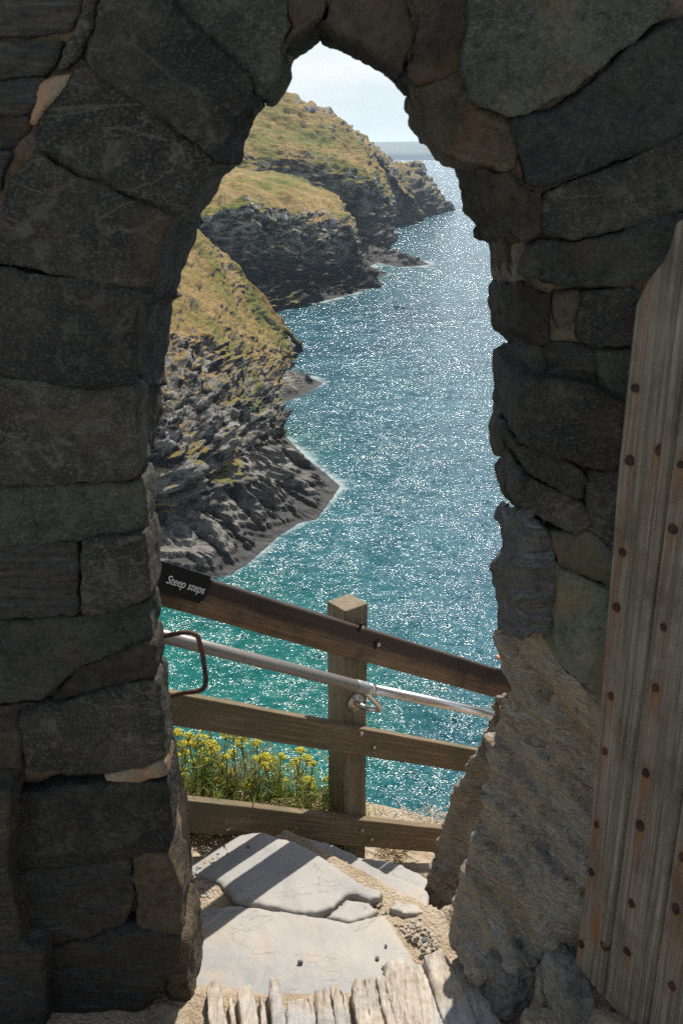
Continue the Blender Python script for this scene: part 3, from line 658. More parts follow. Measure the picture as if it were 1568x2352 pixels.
# rubble beyond the voussoirs, top left
for pg, m in [([(0, 0), (205, 0), (175, 60), (150, 78), (0, 84)], 'slate'), ([(0, 88), (148, 84), (120, 150), (105, 178), (0, 182)], 'slate'), ([(0, 186), (112, 184), (98, 225), (72, 262), (0, 268)], 'slate'), ([(0, 272), (70, 268), (60, 300), (30, 340), (0, 350)], 'slate'), ([(0, 354), (28, 346), (4, 440), (0, 450)], 'slate'), ([(84, 190), (180, 150), (80, 285), (66, 290)], 'tan'), ([(215, 0), (232, 0), (180, 130), (118, 176), (160, 90)], 'dark')]:
    stone(pg, m, yf=1.93, yb=2.1, sil=False, lay=.005 if m == 'slate' else 0, gap=.5, name='rubble_stone')
# back ring on the left (pale stone colours painted in for sunlit edges)
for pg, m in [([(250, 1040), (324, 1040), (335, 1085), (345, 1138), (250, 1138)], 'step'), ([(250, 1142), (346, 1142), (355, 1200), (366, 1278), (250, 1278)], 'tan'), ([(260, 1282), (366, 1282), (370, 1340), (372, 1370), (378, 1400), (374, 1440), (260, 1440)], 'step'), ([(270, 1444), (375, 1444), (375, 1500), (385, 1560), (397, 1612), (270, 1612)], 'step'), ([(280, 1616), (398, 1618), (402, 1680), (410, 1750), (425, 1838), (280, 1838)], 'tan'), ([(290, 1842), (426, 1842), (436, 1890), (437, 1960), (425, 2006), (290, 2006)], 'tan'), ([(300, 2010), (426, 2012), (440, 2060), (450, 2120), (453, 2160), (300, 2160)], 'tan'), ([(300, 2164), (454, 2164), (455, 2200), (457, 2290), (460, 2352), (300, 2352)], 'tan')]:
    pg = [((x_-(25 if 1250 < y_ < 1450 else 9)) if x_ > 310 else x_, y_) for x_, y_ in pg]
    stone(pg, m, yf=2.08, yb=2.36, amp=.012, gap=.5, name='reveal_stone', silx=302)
stone([(385, 2164), (424, 2164), (432, 2220), (434, 2290), (436, 2352), (385, 2352)], 'brown', yf=1.95, yb=2.12, sil=False, amp=.014, name='reveal_stone')
# right side voussoirs and reveal
stone([(764, 0), (900, 0), (955, 60), (945, 120), (905, 200), (880, 175), (850, 160), (830, 145), (790, 130), (750, 108), (735, 95)], 'brown', yf=1.97, amp=.013, **V)
stone([(905, 0), (1075, 0), (1078, 60), (1058, 160), (1010, 180), (935, 225), (907, 200), (948, 122), (960, 60)], 'brown', yf=1.95, amp=.014, **V)
stone([(935, 228), (1010, 184), (1060, 165), (1090, 243), (1172, 280), (1188, 330), (1165, 386), (1045, 388), (1000, 375), (970, 345), (950, 315), (940, 285), (948, 268), (930, 245)], 'brown', yf=1.95, amp=.016, **V)
stone([(1047, 390), (1168, 388), (1205, 432), (1248, 442), (1240, 535), (1200, 556), (1118, 510), (1100, 500), (1075, 480), (1065, 430)], 'brown', yf=1.96, amp=.018, **V)
stone([(1080, 0), (1540, 0), (1534, 28), (1429, 118), (1324, 203), (1229, 252), (1174, 272), (1094, 240), (1062, 160), (1080, 60)], 'green', yf=1.88, **V)
stone([(1180, 280), (1275, 254), (1330, 210), (1435, 124), (1568, 22), (1568, 290), (1499, 332), (1424, 372), (1374, 393), (1310, 413), (1252, 432), (1208, 428), (1190, 330)], 'green', yf=1.875, **V)
stone([(1255, 442), (1310, 419), (1374, 399), (1424, 380), (1568, 297), (1568, 480), (1484, 515), (1409, 530), (1314, 551), (1245, 538)], 'dark', yf=1.87, **V)
stone([(1212, 562), (1245, 545), (1314, 556), (1410, 536), (1568, 488), (1568, 600), (1440, 655), (1312, 658), (1200, 636)], 'green', yf=1.87, yb=2.15, sil=False, lay=.004)
stone([(1118, 512), (1195, 558), (1210, 568), (1208, 611), (1195, 638), (1140, 635), (1125, 610), (1115, 560)], 'brown', yf=2.02, amp=.016)
stone([(1118, 650), (1140, 640), (1195, 646), (1269, 673), (1265, 775), (1230, 796), (1160, 785), (1122, 755), (1125, 720)], 'brown', yf=1.95, amp=.012)
stone([(1274, 671), (1328, 667), (1336, 695), (1320, 738), (1273, 765)], 'mortar', yf=1.91, yb=2.1, sil=False)
stone([(1332, 671), (1440, 660), (1500, 700), (1470, 800), (1375, 800), (1328, 787), (1325, 740), (1342, 695)], 'dark', yf=1.88, yb=2.1, sil=False)
stone([(1216, 804), (1269, 775), (1351, 794), (1365, 808), (1367, 880), (1339, 880), (1228, 862)], 'slate', yf=1.90, yb=2.12, sil=False, lay=.004)
stone([(1160, 787), (1212, 804), (1220, 868), (1191, 880), (1190, 895), (1188, 850), (1175, 800)], 'green', yf=1.98)
stone([(1371, 806), (1460, 812), (1450, 920), (1421, 920), (1388, 908)], 'green', yf=1.89, yb=2.1, sil=False)
stone([(1193, 880), (1228, 868), (1349, 886), (1421, 925), (1440, 930), (1430, 1075), (1367, 1077), (1280, 1046), (1195, 1011), (1189, 904)], 'dark', yf=1.86, yb=2.2, sil=False, bulge=.02)
stone([(1190, 897), (1155, 905), (1135, 925), (1125, 980), (1127, 1045), (1140, 1053), (1165, 1052), (1215, 1020), (1215, 900)], 'brown', yf=2.18, yb=2.34, amp=.009)
stone([(1180, 1023), (1249, 1037), (1339, 1082), (1349, 1103), (1328, 1148), (1265, 1120), (1210, 1093)], 'dark', yf=1.88, yb=2.15, sil=False)
stone([(1156, 1108), (1172, 1090), (1200, 1088), (1265, 1126), (1343, 1165), (1351, 1210), (1328, 1226), (1250, 1195), (1175, 1160), (1158, 1137)], 'brown', yf=2.0, yb=2.14, sil=False, amp=.010)
stone([(1205, 1092), (1265, 1122), (1343, 1163), (1353, 1210), (1328, 1228), (1250, 1197), (1186, 1168), (1182, 1118)], 'dark', yf=1.885, yb=2.1, sil=False)
stone([(1353, 1090), (1430, 1079), (1420, 1259), (1398, 1262), (1353, 1212)], 'dark', yf=1.89, yb=2.1, sil=False)
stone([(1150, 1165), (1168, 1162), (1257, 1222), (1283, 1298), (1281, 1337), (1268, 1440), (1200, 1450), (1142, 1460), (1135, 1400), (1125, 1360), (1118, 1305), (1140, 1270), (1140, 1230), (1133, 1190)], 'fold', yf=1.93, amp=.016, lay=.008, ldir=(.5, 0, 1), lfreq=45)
stone([(1263, 1222), (1328, 1232), (1351, 1218), (1410, 1270), (1400, 1350), (1287, 1302)], 'greenbounce', yf=1.88, yb=2.12, sil=False)
stone([(1287, 1310), (1400, 1356), (1400, 1610), (1375, 1602), (1275, 1522), (1272, 1440)], 'greenbounce', yf=1.87, yb=2.12, sil=False)
# mortar core behind the stones (one thick body)
def ringpt(x, y, k):
    q = Vector((x-CX, y-1150)); q = q+q.normalized()*k; return atY(CX+q.x, 1150+q.y, 2.1)
sil2 = [s for i, s in enumerate(SIL) if (i % 2 == 0 or i == 46) and not (s[0] > 1000 and s[1] > 1310)]
inner = [ringpt(x, y, 60 if x < 784 else 62) for x, y in sil2]
inner = [Vector((p.x, 0, p.z)) for p in inner]
inner[0] = Vector((inner[0].x-.03, 0, -2.6)); 
right_low = [Vector((.46, 0, -.62)), Vector((.52, 0, -.85)), Vector((.74, 0, -1.05)), Vector((.82, 0, -2.6))]
outer = [Vector((2.6, 0, -2.6)), Vector((2.6, 0, 1.6)), Vector((-2.6, 0, 1.6)), Vector((-2.6, 0, -2.6))]
prof = inner+right_low+outer
me = rough(prism_mesh([Vector((p.x, 1.915, p.z)) for p in prof], [Vector((p.x, 2.30, p.z)) for p in prof]), .014, 2, .012, 12, seed=3)
child(link('mortar_core', me, M['mortar']), wall)
# coursed rubble of the wall beyond the frame
rub = []
for side in (-1, 1):
    z = -2.3
    while z < 1.3:
        hgt = random.uniform(.10, .2); xx = .80
        while xx < 2.45:
            w = random.uniform(.2, .42)
            zc = z+hgt/2; a = [Vector((side*(xx+.008), 1.88, z+.008)), Vector((side*(xx+w-.008), 1.88, z+.008)), Vector((side*(xx+w-.008), 1.88, z+hgt-.008)), Vector((side*(xx+.008), 1.88, z+hgt-.008))]
            me = prism_mesh(a, [p+Vector((0, .2, 0)) for p in a]); rub.append(me); xx += w
        z += hgt
z = .34
while z < 1.3:
    hgt = random.uniform(.12, .2); xx = -.8
    while xx < .78:
        w = min(random.uniform(.2, .42), .8-xx); a = [Vector((xx+.008, 1.88, z+.008)), Vector((xx+w-.008, 1.88, z+.008)), Vector((xx+w-.008, 1.88, z+hgt-.008)), Vector((xx+.008, 1.88, z+hgt-.008))]
        if w > .05: rub.append(prism_mesh(a, [p+Vector((0, .2, 0)) for p in a]))
        xx += w
    z += hgt
child(link('rubble_facing', rough(join_meshes(rub), .018, 2, .008, 12, seed=9), M['dark']), wall)
# ================================================================== LEANING BEDROCK RIGHT OF THE DOORWAY
def rockface(name, front, mat, label, thick, seed, lay=.016, ldir=(.75, .1, 1), amp=.026, vox=.009, cat='rock', smooth=2, lfreq=24):
    A = [atY(px, py, Y) for px, py, Y in front]
    B = [p+Vector(thick) for p in A]
    me = rough(prism_mesh(A, B), vox, smooth, amp, 9, lay, ldir, lfreq, seed, 1.5)
    cc = coords(me); nn = vnormals(me); L = np.array(ldir, float); L /= np.linalg.norm(L); w = cc@L+.05*vn(cc*2.2+seed)+.02*vn(cc*7+seed)
    q = (w*10) % 1.0; q2 = (w*27+.6*vn(cc*4)) % 1.0; m1 = np.clip(.5+1.5*vn(cc*3.1+seed+4), 0, 1); m2 = np.clip(.4+1.5*vn(cc*6+seed+14), 0, 1)
    setcoords(me, cc+nn*(.026*(np.where(q < .85, q/.85, (1-q)/.15)-.5)*m1+.010*(np.where(q2 < .8, q2/.8, (1-q2)/.2)-.5)*m2)[:, None])
    return tag(link(name, me, mat), label, cat)
rockface('bedrock', [(1140, 1448, 2.20), (1200, 1444, 2.05), (1268, 1446, 1.94), (1276, 1526, 1.93), (1376, 1606, 1.90), (1420, 1620, 1.90), (1405, 1900, 1.89), (1370, 2210, 1.88), (1300, 2250, 1.86), (1230, 2215, 1.86), (1160, 2240, 1.84), (1110, 2260, 1.86), (1060, 2250, 1.90), (1030, 2170, 2.02), (1042, 2080, 2.08), (1062, 1990, 2.10), (1082, 1920, 2.12), (1105, 1862, 2.14), (1126, 1830, 2.16), (1122, 1780, 2.18), (1130, 1700, 2.22), (1142, 1600, 2.24), (1154, 1560, 2.24), (1150, 1500, 2.24)], M['bed'], 'tall tan and grey bedrock face with slanting layers beside the wooden door', (.30, .30, 0), 31, ldir=(.95, .2, .8))
rockface('bedrock', [(1132, 1600, 2.5), (1124, 1676, 2.5), (1100, 1696, 2.5), (1080, 1740, 2.5), (1064, 1780, 2.5), (1044, 1812, 2.5), (1036, 1850, 2.5), (1012, 1890, 2.5), (992, 1950, 2.48), (975, 2010, 2.44), (958, 2075, 2.40), (975, 2110, 2.36), (1000, 2160, 2.30), (1030, 2230, 2.2), (1120, 2250, 2.2), (1180, 2100, 2.3), (1180, 1800, 2.45), (1180, 1600, 2.5)], M['bed'], 'lower grey bedrock shoulder overlapping the right end of the fence', (.32, .22, 0), 37, amp=.02)
# ================================================================== ROCKS AND DOORSTEP STONES
def blob(name, pix, z0, h, mat, label, seed, amp=.012, group=None, cat='stone', lay=0, ldir=(1, .3, 0), vox=.006, pit=0, smooth=5, taper=.75, lfreq=60):
    base = [atZ(px, py, z0) for px, py in pix]; c = sum(base, Vector())/len(base)
    top = [c.lerp(p, taper)+Vector((0, 0, h)) for p in base]
    base = [Vector((p.x, p.y, z0-.08)) for p in base]
    me = rough(prism_mesh(top, base), vox, smooth, amp, 22, lay, ldir, lfreq, seed)
    if pit:
        cc = coords(me); n = vnormals(me); d = fbm(cc*38+seed, 2); cc -= n*(np.clip(d-.05, 0, 1)*pit)[:, None]; setcoords(me, cc)
    return tag(link(name, me, mat), label, cat, group)
GS = 'edge-set slates of the doorstep'
def sliver(p0, p1, w0, w1, h, label, seed, mat='step', zb=PZ, skew=0):
    a, b = Vector(p0), Vector(p1); t = (b-a).normalized(); n = Vector((-t.y, t.x)); L = (b-a).length
    pix = []
    for k in range(6):
        f = k/5; w = (w0*(1-f)+w1*f)*(.85 if k == 0 else 1.05)/2; w *= 1.3; q = a+t*L*f+n*random.uniform(-2, 2); pix.append((q+n*w, q-n*w))
    poly = [tuple(x[0]) for x in pix]+[tuple(x[1]) for x in reversed(pix)]
    return blob('doorstep_slate', poly, zb, h*.8+.018, M[mat], label, seed, .004, GS, 'doorstep slate', .0045, (1, .25, .15), .0055, smooth=2, taper=.97, lfreq=110)
SL = [((492, 2284), (512, 2480), 26, 34, .05, 'cracked ochre slate end nearest the left jamb on the doorstep'),
      ((562, 2298), (585, 2480), 28, 36, .05, 'rounded tan slate end with a dark hole, second from the left jamb'),
      ((632, 2284), (650, 2480), 20, 30, .06, 'thin grey upright slate standing alone in the doorstep'),
      ((686, 2322), (700, 2480), 44, 50, .035, 'low crumbled tan slate at the bottom edge of the doorstep'),
      ((735, 2302), (765, 2480), 28, 38, .045, 'narrow buff slate left of the three slim upright slates'),
      ((764, 2292), (805, 2480), 20, 28, .05, 'first slim upright slate, left of its two neighbours'),
      ((820, 2284), (850, 2480), 22, 26, .055, 'second slim upright slate with a dark left edge'),
      ((843, 2282), (885, 2480), 18, 26, .055, 'third slim upright slate, striped grey'),
      ((876, 2272), (925, 2480), 26, 36, .05, 'tapering buff slate left of the widest doorstep stone'),
      ((905, 2240), (975, 2480), 52, 80, .06, 'widest ribbed pale stone of the doorstep'),
      ((956, 2246), (1035, 2480), 20, 30, .045, 'narrow curved slate right of the widest ribbed stone'),
      ((990, 2222), (1090, 2480), 44, 62, .06, 'long ribbed grey slate half in the shadow of the wall'),
      ((1050, 2226), (1150, 2480), 34, 60, .045, 'smooth shaded stone between the ribbed slate and the pitted boulder')]
for i, (p0, p1, w0, w1, h, lb) in enumerate(SL): sliver(p0, p1, w0, w1, h, lb, 50+i)
for i, (x0, y0, x1) in enumerate([(530, 2316, 548), (600, 2312, 620), (662, 2330, 672), (712, 2314, 732), (790, 2302, 812), (836, 2296, 858), (864, 2290, 892), (890, 2270, 935), (944, 2262, 1005), (975, 2250, 1055)]):
    sliver((x0, y0), (x1, 2480), 9, 14, .035, 'thin pale slate sliver wedged between two larger slates of the doorstep', 90+i)
blob('pitted_boulder', [(1098, 2215), (1130, 2185), (1170, 2190), (1200, 2210), (1235, 2235), (1250, 2280), (1235, 2320), (1180, 2335), (1130, 2325), (1095, 2280)], PZ+.07, .10, M['boulder'], 'pitted grey boulder at the foot of the bedrock in the lower right', 71, .014, None, 'boulder', pit=.03, vox=.006, smooth=8, taper=.7)
blob('smooth_boulder', [(1220, 2215), (1250, 2188), (1290, 2195), (1330, 2240), (1370, 2300), (1390, 2380), (1300, 2390), (1270, 2300), (1240, 2250)], PZ+.15, .07, M['boulder'], 'long smooth grey boulder between the pitted boulder and the door', 72, .008, None, 'boulder', vox=.007, smooth=9, taper=.7)
blob('ridged_stone', [(1180, 2345), (1210, 2325), (1260, 2330), (1300, 2345), (1310, 2400), (1190, 2410)], PZ+.08, .04, M['bed'], 'ridged dark stone at the bottom edge below the pitted boulder', 73, .008, None, 'stone', lay=.006)
# pebbles: noticeable ones on the slab
def pebble_me(r, seed, flat=.6):
    bm = bmesh.new(); bmesh.ops.create_icosphere(bm, subdivisions=2, radius=r)
    me = bpy.data.meshes.new('p'); bm.to_mesh(me); bm.free(); c = coords(me)
    c *= (1+.35*fbm(c/r*.8+seed*3.7, 2))[:, None]; c[:, 2] *= flat; c[:, 0] *= 1.25; setcoords(me, c); return me
for i, (px, py, r, w) in enumerate([(690, 2209, .007, 0), (866, 2200, .006, 0), (880, 2220, .004, 0), (909, 2222, .004, 0), (886, 2172, .004, 0), (852, 2270, .007, 1), (780, 2281, .007, 0), (503, 2281, .010, 0), (570, 1944, .006, 0)]):
    p = atZ(px, py, PZ+.003)
    o = link('pebble', pebble_me(r, i), M['pebble']); o.location = p; o.rotation_euler = (0, 0, i*1.3)
    tag(o, 'tiny dark pebble lying loose on the pale flagstones', 'pebble', 'loose pebbles on the flagstones')
def gravel(name, n, region, rmin, rmax, label, zoff=0, seed=0):
    rr = random.Random(seed); ms = []
    for i in range(n):
        px, py = region(rr); p = atZ(px, py, PZ); z = float(ground_z(np.array(p.x), np.array(p.y)))
        me = pebble_me(rr.uniform(rmin, rmax)*(1 if rr.random() < .8 else 1.7), rr.random()*90, rr.uniform(.35, .7)); c = coords(me)
        a = rr.uniform(0, 6.28); ca, sa = math.cos(a), math.sin(a); c = np.stack([c[:, 0]*ca-c[:, 1]*sa+p.x, c[:, 0]*sa+c[:, 1]*ca+p.y, c[:, 2]+z+.004+zoff], -1); setcoords(me, c); ms.append(me)
    o = link(name, join_meshes(ms), M['boulder'] if seed == 3 else M['step'], smooth=False); return tag(o, label, 'gravel', None, 'stuff')
def tri(A, B, C): 
    def f(rr):
        u, v = rr.random(), rr.random()
        if u+v > 1: u, v = 1-u, 1-v
        return (A[0]+(B[0]-A[0])*u+(C[0]-A[0])*v, A[1]+(B[1]-A[1])*u+(C[1]-A[1])*v)
    return f
gravel('gravel', 150, tri((905, 2105), (965, 2095), (1050, 2240)), .002, .005, 'loose chips on sandy soil between the flagstone and the leaning rock', 0, 1)
gravel('gravel', 420, lambda r: (r.uniform(470, 1130), r.uniform(2305, 2400)), .002, .005, 'chips packed between the edge-set slates of the doorstep', .004, 2)
gravel('gravel', 260, lambda r: (r.uniform(1090, 1400), r.uniform(2230, 2400)), .003, .008, 'shaded gravel around the boulders by the door', .01, 3)
gravel('gravel', 60, tri((425, 1990), (560, 1905), (470, 2075)), .002, .005, 'crumbs of stone on the soil left of the upper flagstone', 0, 4)
gravel('gravel', 40, lambda r: (r.uniform(770, 890), r.uniform(2060, 2100)), .002, .005, 'crumbs around the broken flake of slate', .003, 5)
for i, (px, py, r) in enumerate([(948, 2118, .012), (960, 2128, .012), (975, 2160, .014), (1004, 2208, .016), (1262, 2245, .018), (1268, 2262, .024), (1262, 2290, .018), (1240, 2310, .017), (1098, 2260, .014), (1120, 2285, .016)]):
    r = r*.65 if px < 1050 else r; p = atZ(px, py, PZ+.01); o = link('loose_stone', pebble_me(r, i+20, .5), M['step'] if px < 1050 and i != 2 else M['pebble']); o.location = (p.x, p.y, PZ+(.012 if px < 1050 else .02)); o.rotation_euler = (.1, .1, i*2.1)
    L = ['uppermost small grey stone at the foot of the leaning rock', 'small grey stone just below the uppermost one by the leaning rock', 'dark angular stone midway along the foot of the leaning rock', 'largest pale stone on the sandy soil below the leaning rock', 'rounded bluish stone topmost of those right of the pitted boulder', 'largest bluish rounded stone right of the pitted boulder', 'flat bluish stone third down right of the pitted boulder', 'bluish stone lowest of those right of the pitted boulder', 'small rounded stone at the left foot of the pitted boulder', 'rounded stone below the one at the left foot of the pitted boulder']
    tag(o, L[i], 'stone', 'loose stones around the leaning rock and boulder')
# ================================================================== FENCE
fence = empty('wooden_fence', (K0.x, K0.y, -2.47)); tag(fence, 'brown wooden post and rail fence sloping down beside the steps', 'fence'); bpy.context.view_layer.update()
def oriented(name, p0, xdir, ydir, zdir, L, W, H, mat, parent, bev=.004, sub=0, warp=.0, mod=None):
    """box: length L along xdir, from p0 (corner), W along ydir, H along zdir; own axes follow the grain"""
    bm = bmesh.new()
    nx = max(2, int(L/.03)); 
    P = []
    bmesh.ops.create_cube(bm, size=1)
    bmesh.ops.scale(bm, verts=bm.verts, vec=(L, W, H)); bmesh.ops.translate(bm, verts=bm.verts, vec=(L/2, W/2, H/2))
    if bev: bmesh.ops.bevel(bm, geom=list(bm.edges), offset=bev, segments=3, profile=.6, affect='EDGES')
    ed = [e for e in bm.edges if abs((e.verts[0].co-e.verts[1].co).x) > L*.5]
    bmesh.ops.subdivide_edges(bm, edges=ed, cuts=nx, use_grid_fill=True)
    me = bpy.data.meshes.new(name); bm.to_mesh(me); bm.free()
    c = coords(me)
    if warp: c[:, 1] += warp*fbm(np.stack([c[:, 0]*2.5, c[:, 1]*0, c[:, 2]*8], -1), 3); c[:, 2] += warp*fbm(np.stack([c[:, 0]*2.5+7, c[:, 1]*8, c[:, 2]*0], -1), 3)
    if mod: c = mod(c)
    setcoords(me, c)
    o = link(name, me, mat)
    from mathutils import Matrix
    m = Matrix((xdir, ydir, zdir)).transposed().to_4x4(); m.translation = p0; o.matrix_world = m
    if parent: o.parent = parent; o.matrix_parent_inverse = parent.matrix_world.inverted()
    return o
UPV = Vector((0, 0, 1))
pc = K0+RD*.0-NC*.10
zt = atPlane(792, 1404, K0, NC).z
oriented('post', Vector((K0.x, K0.y, -2.75)), UPV, RD, -NC if False else UPV.cross(RD), zt+2.75, .1, .1, M['post'], fence, .004, warp=.002)
FN = UPV.cross(RD)   # away from the camera
def rail(l, r, v, ht, th, mat, name, round_top=False, ext=(.25, .5)):
    pl = K0+NC*v; a = atPlane(l[0], l[1], pl, NC); b = atPlane(r[0], r[1], pl, NC)
    x = (b-a).normalized(); z = (UPV-x*UPV.dot(x)).normalized(); y = z.cross(x)
    a0 = a-x*ext[0]; L = (b-a).length+ext[0]+ext[1]
    def mod(c):
        if round_top:
            k = np.clip((c[:, 2]-(ht-.03))/.03, 0, 1); c[:, 1] = th/2+(c[:, 1]-th/2)*(1-.35*k*k)
        return c
    o = oriented(name, a0-z*ht, x, y, z, L, th, ht, mat, fence, .008 if round_top else .004, warp=.003, mod=mod)
    return a, b, x, y, z
hr = rail((368, 1297), (1152, 1541), .045, .112, .045, M['hand'], 'handrail', True)
mr = rail((398, 1592), (1087, 1722), .040, .098, .038, M['rail'], 'rail')
br = rail((430, 1838), (1010, 1903), .040, .105, .040, M['rail'], 'rail')
def bolt(px, py, v, sq=False, r=.009):
    p = atPlane(px, py, K0+NC*v, NC)
    bm = bmesh.new(); bmesh.ops.create_cone(bm, cap_ends=True, segments=6, radius1=r, radius2=r*.85, depth=.01)
    bmesh.ops.bevel(bm, geom=list(bm.edges), offset=.001, segments=2, affect='EDGES')
    me = bpy.data.meshes.new('bolt'); bm.to_mesh(me); bm.free(); o = link('bolt', me, M['bolt'], smooth=False)
    o.rotation_euler = NC.to_track_quat('Z', 'Y').to_euler(); o.location = p+NC*.003; bpy.context.view_layer.update(); child(o, fence)
    if sq:
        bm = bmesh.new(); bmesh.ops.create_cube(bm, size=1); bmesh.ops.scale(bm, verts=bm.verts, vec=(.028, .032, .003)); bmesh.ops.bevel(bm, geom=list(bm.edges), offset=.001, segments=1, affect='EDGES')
        me = bpy.data.meshes.new('w'); bm.to_mesh(me); bm.free(); w = link('recess_shade_plate', me, M['black']); w.rotation_euler = o.rotation_euler; w.location = p+NC*.0005; bpy.context.view_layer.update(); child(w, fence)  # thin black plate paints the shade of the bolt recess
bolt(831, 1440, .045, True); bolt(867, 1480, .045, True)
bolt(828, 1684, .040); bolt(857, 1715, .040); bolt(829, 1906, .040); bolt(851, 1926, .040)
# sign on the handrail
a, b, x, y, z = hr
sg = empty('sign', a); tag(sg, 'black sign reading Steep steps on the left end of the handrail', 'sign'); bpy.context.view_layer.update()
plv = K0+NC*.052
c1_, c2_, c3_ = atPlane(491, 1326, plv, NC), atPlane(368, 1290, plv, NC), atPlane(472, 1390, plv, NC)
W = (c1_-c2_).length+.08; H = abs((c1_-c3_).dot(z))*1.0
from mathutils import Matrix
bm = bmesh.new(); bmesh.ops.create_cube(bm, size=1); bmesh.ops.scale(bm, verts=bm.verts, vec=(W, H, .004))
ve = [e for e in bm.edges if abs((e.verts[0].co-e.verts[1].co).z) > .003]; bmesh.ops.bevel(bm, geom=ve, offset=.010, segments=5, affect='EDGES')
me = bpy.data.meshes.new('plate'); bm.to_mesh(me); bm.free(); o = link('plate', me, M['black'], smooth=False)
cen = c1_-x*(W/2)-z*(H/2)
mm = Matrix((x, z, x.cross(z))).transposed().to_4x4(); mm.translation = cen; o.matrix_world = mm; o.parent = sg; o.matrix_parent_inverse = sg.matrix_world.inverted()
fc = bpy.data.curves.new('txt', 'FONT'); fc.body = 'Steep steps'; fc.size = .048; fc.extrude = .0006; fc.align_x = 'CENTER'; fc.align_y = 'CENTER'; fc.shear = .12; fc.space_character = .98
fo = bpy.data.objects.new('txt', fc); COL.objects.link(fo); dg = bpy.context.evaluated_depsgraph_get(); dg.update()
tm = bpy.data.meshes.new_from_object(fo.evaluated_get(dg)); bpy.data.objects.remove(fo)
tcn = coords(tm); wt_ = tcn[:, 0].max()-tcn[:, 0].min()
tl, tr_ = atPlane(382, 1336, plv, NC), atPlane(471, 1354, plv, NC); k = (tr_-tl).length/wt_; tcn[:, 0] *= k; tcn[:, 1] *= k*1.12; setcoords(tm, tcn)
o = link('lettering', tm, M['white'], smooth=False); ctr = atPlane(426, 1343, plv, NC)
mm = mm.copy(); mm.translation = ctr+mm.col[2].xyz*.0045; o.matrix_world = mm; o.parent = sg; o.matrix_parent_inverse = sg.matrix_world.inverted()
# metal handrail
mh = empty('metal_handrail', (K0.x, K0.y, -2.0)); tag(mh, 'round steel tube handrail with taped joint below the wooden handrail', 'handrail'); bpy.context.view_layer.update()
pv = K0+NC*.115
A_, J_, B_ = atPlane(385, 1464, pv, NC), atPlane(822, 1576, pv, NC), atPlane(1132, 1641, pv, NC)
xd = (J_-A_).normalized(); xe = (B_-J_).normalized()
child(link('grey_tube', tube_mesh([A_-xd*.3, J_], .0195, 24), M['tubegrey']), mh)
child(link('steel_tube', tube_mesh([J_, B_+xe*.5], .0175, 24), M['steel']), mh)
tp = [J_-xd*.012+(xe*.007*i) for i in range(9)]
child(link('tape', tube_mesh(tp, [.0200+.0016*random.random() for _ in tp], 20), M['tape']), mh)
child(link('ferrule', tube_mesh([J_+xe*.045, J_+xe*.075], .0195, 24), M['steel']), mh)
pp = atPlane(814, 1612, K0, NC)
pl0 = pp+NC*.0; 
child(link('bracket_plate', tube_mesh([pl0, pl0+NC*.008], .034, 32), M['bolt']), mh)
child(link('bracket_arm', tube_mesh(curve_pts([pl0+NC*.008, pl0+NC*.055+RD*.012-UPV*.004, pl0+NC*.095+RD*.035+UPV*.01, J_+xe*.03-UPV*.012], 6), .010, 14), M['steel']), mh)
# ================================================================== IRON LOOP IN THE LEFT JAMB
lp = [atY(318, 1476, 2.0), atY(362, 1465, 1.99), atY(400, 1456, 1.985), atY(432, 1453, 1.98), atY(452, 1460, 1.98), atY(460, 1482, 1.985), atY(468, 1520, 1.99), atY(473, 1560, 2.0), atY(468, 1580, 2.0), atY(452, 1588, 2.01), atY(415, 1593, 2.02), atY(375, 1606, 2.03), atY(345, 1622, 2.04)]
me = tube_mesh(curve_pts(lp, 5), .0058, 12); c = coords(me); setcoords(me, c+vnormals(me)*(.0006*fbm(c*90, 2))[:, None])
tag(link('iron_loop', me, M['rust']), 'bent rusty iron bar loop sticking out of the left jamb', 'iron bar')
# ================================================================== DOOR
dA = atZ(1316, 2208, -1.86); dB = atZ(1440, 2350, -1.86); dd = (dB-dA); dd.z = 0; dd.normalize(); dn = Vector((dd.y, -dd.x, 0))
if dn.x > 0: dn = -dn
door = empty('wooden_door', (dA.x, dA.y, dA.z)); tag(door, 'weathered grey oak plank door studded with rusty nails, standing open on the right', 'door'); bpy.context.view_layer.update()
print('door', dA, dB, dd)
def dpt(px, py): return atPlane(px, py, dA, dn)
def dst(px, py): p = dpt(px, py); return ((p-dA).dot(dd), p.z-dA.z)
prof_d = [dst(*p) for p in [(1316, 2208), (1345, 2000), (1400, 1260), (1415, 1050), (1425, 930), (1437, 860), (1458, 795), (1482, 728), (1512, 650), (1546, 590), (1568, 515)]]
s1a, s1b = dst(1394, 2262)[0], dst(1447, 1722)[0]; s2a = dst(1490, 2310)[0]
pw = (s1a+s1b)/2; print('plank', pw, s1b, s2a, prof_d)
_c = cr(np.array([(max(0, p[0]), p[1]) for p in prof_d[3:]]), 60); top_s = _c[:, 0]; top_z = _c[:, 1]
def ztop(s):
    o_ = np.argsort(top_s); v = np.interp(s, top_s[o_], top_z[o_])
    return v+np.clip(s-top_s.max(), 0, 9)*.9
NAILS = [(1460, 892), (1447, 1058), (1515, 1035), (1430, 1268), (1545, 1215), (1418, 1395), (1523, 1440), (1403, 1600), (1506, 1580), (1388, 1725), (1483, 1775), (1370, 1893), (1470, 1895), (1358, 2003), (1450, 2075), (1566, 1968), (1552, 2087), (1335, 2168), (1440, 2185), (1543, 2265), (1563, 1068), (1405, 2325)]
nst = [dst(*p) for p in NAILS]
widths = [pw, s2a-pw, pw*1.05, pw, pw]; s0 = 0.0
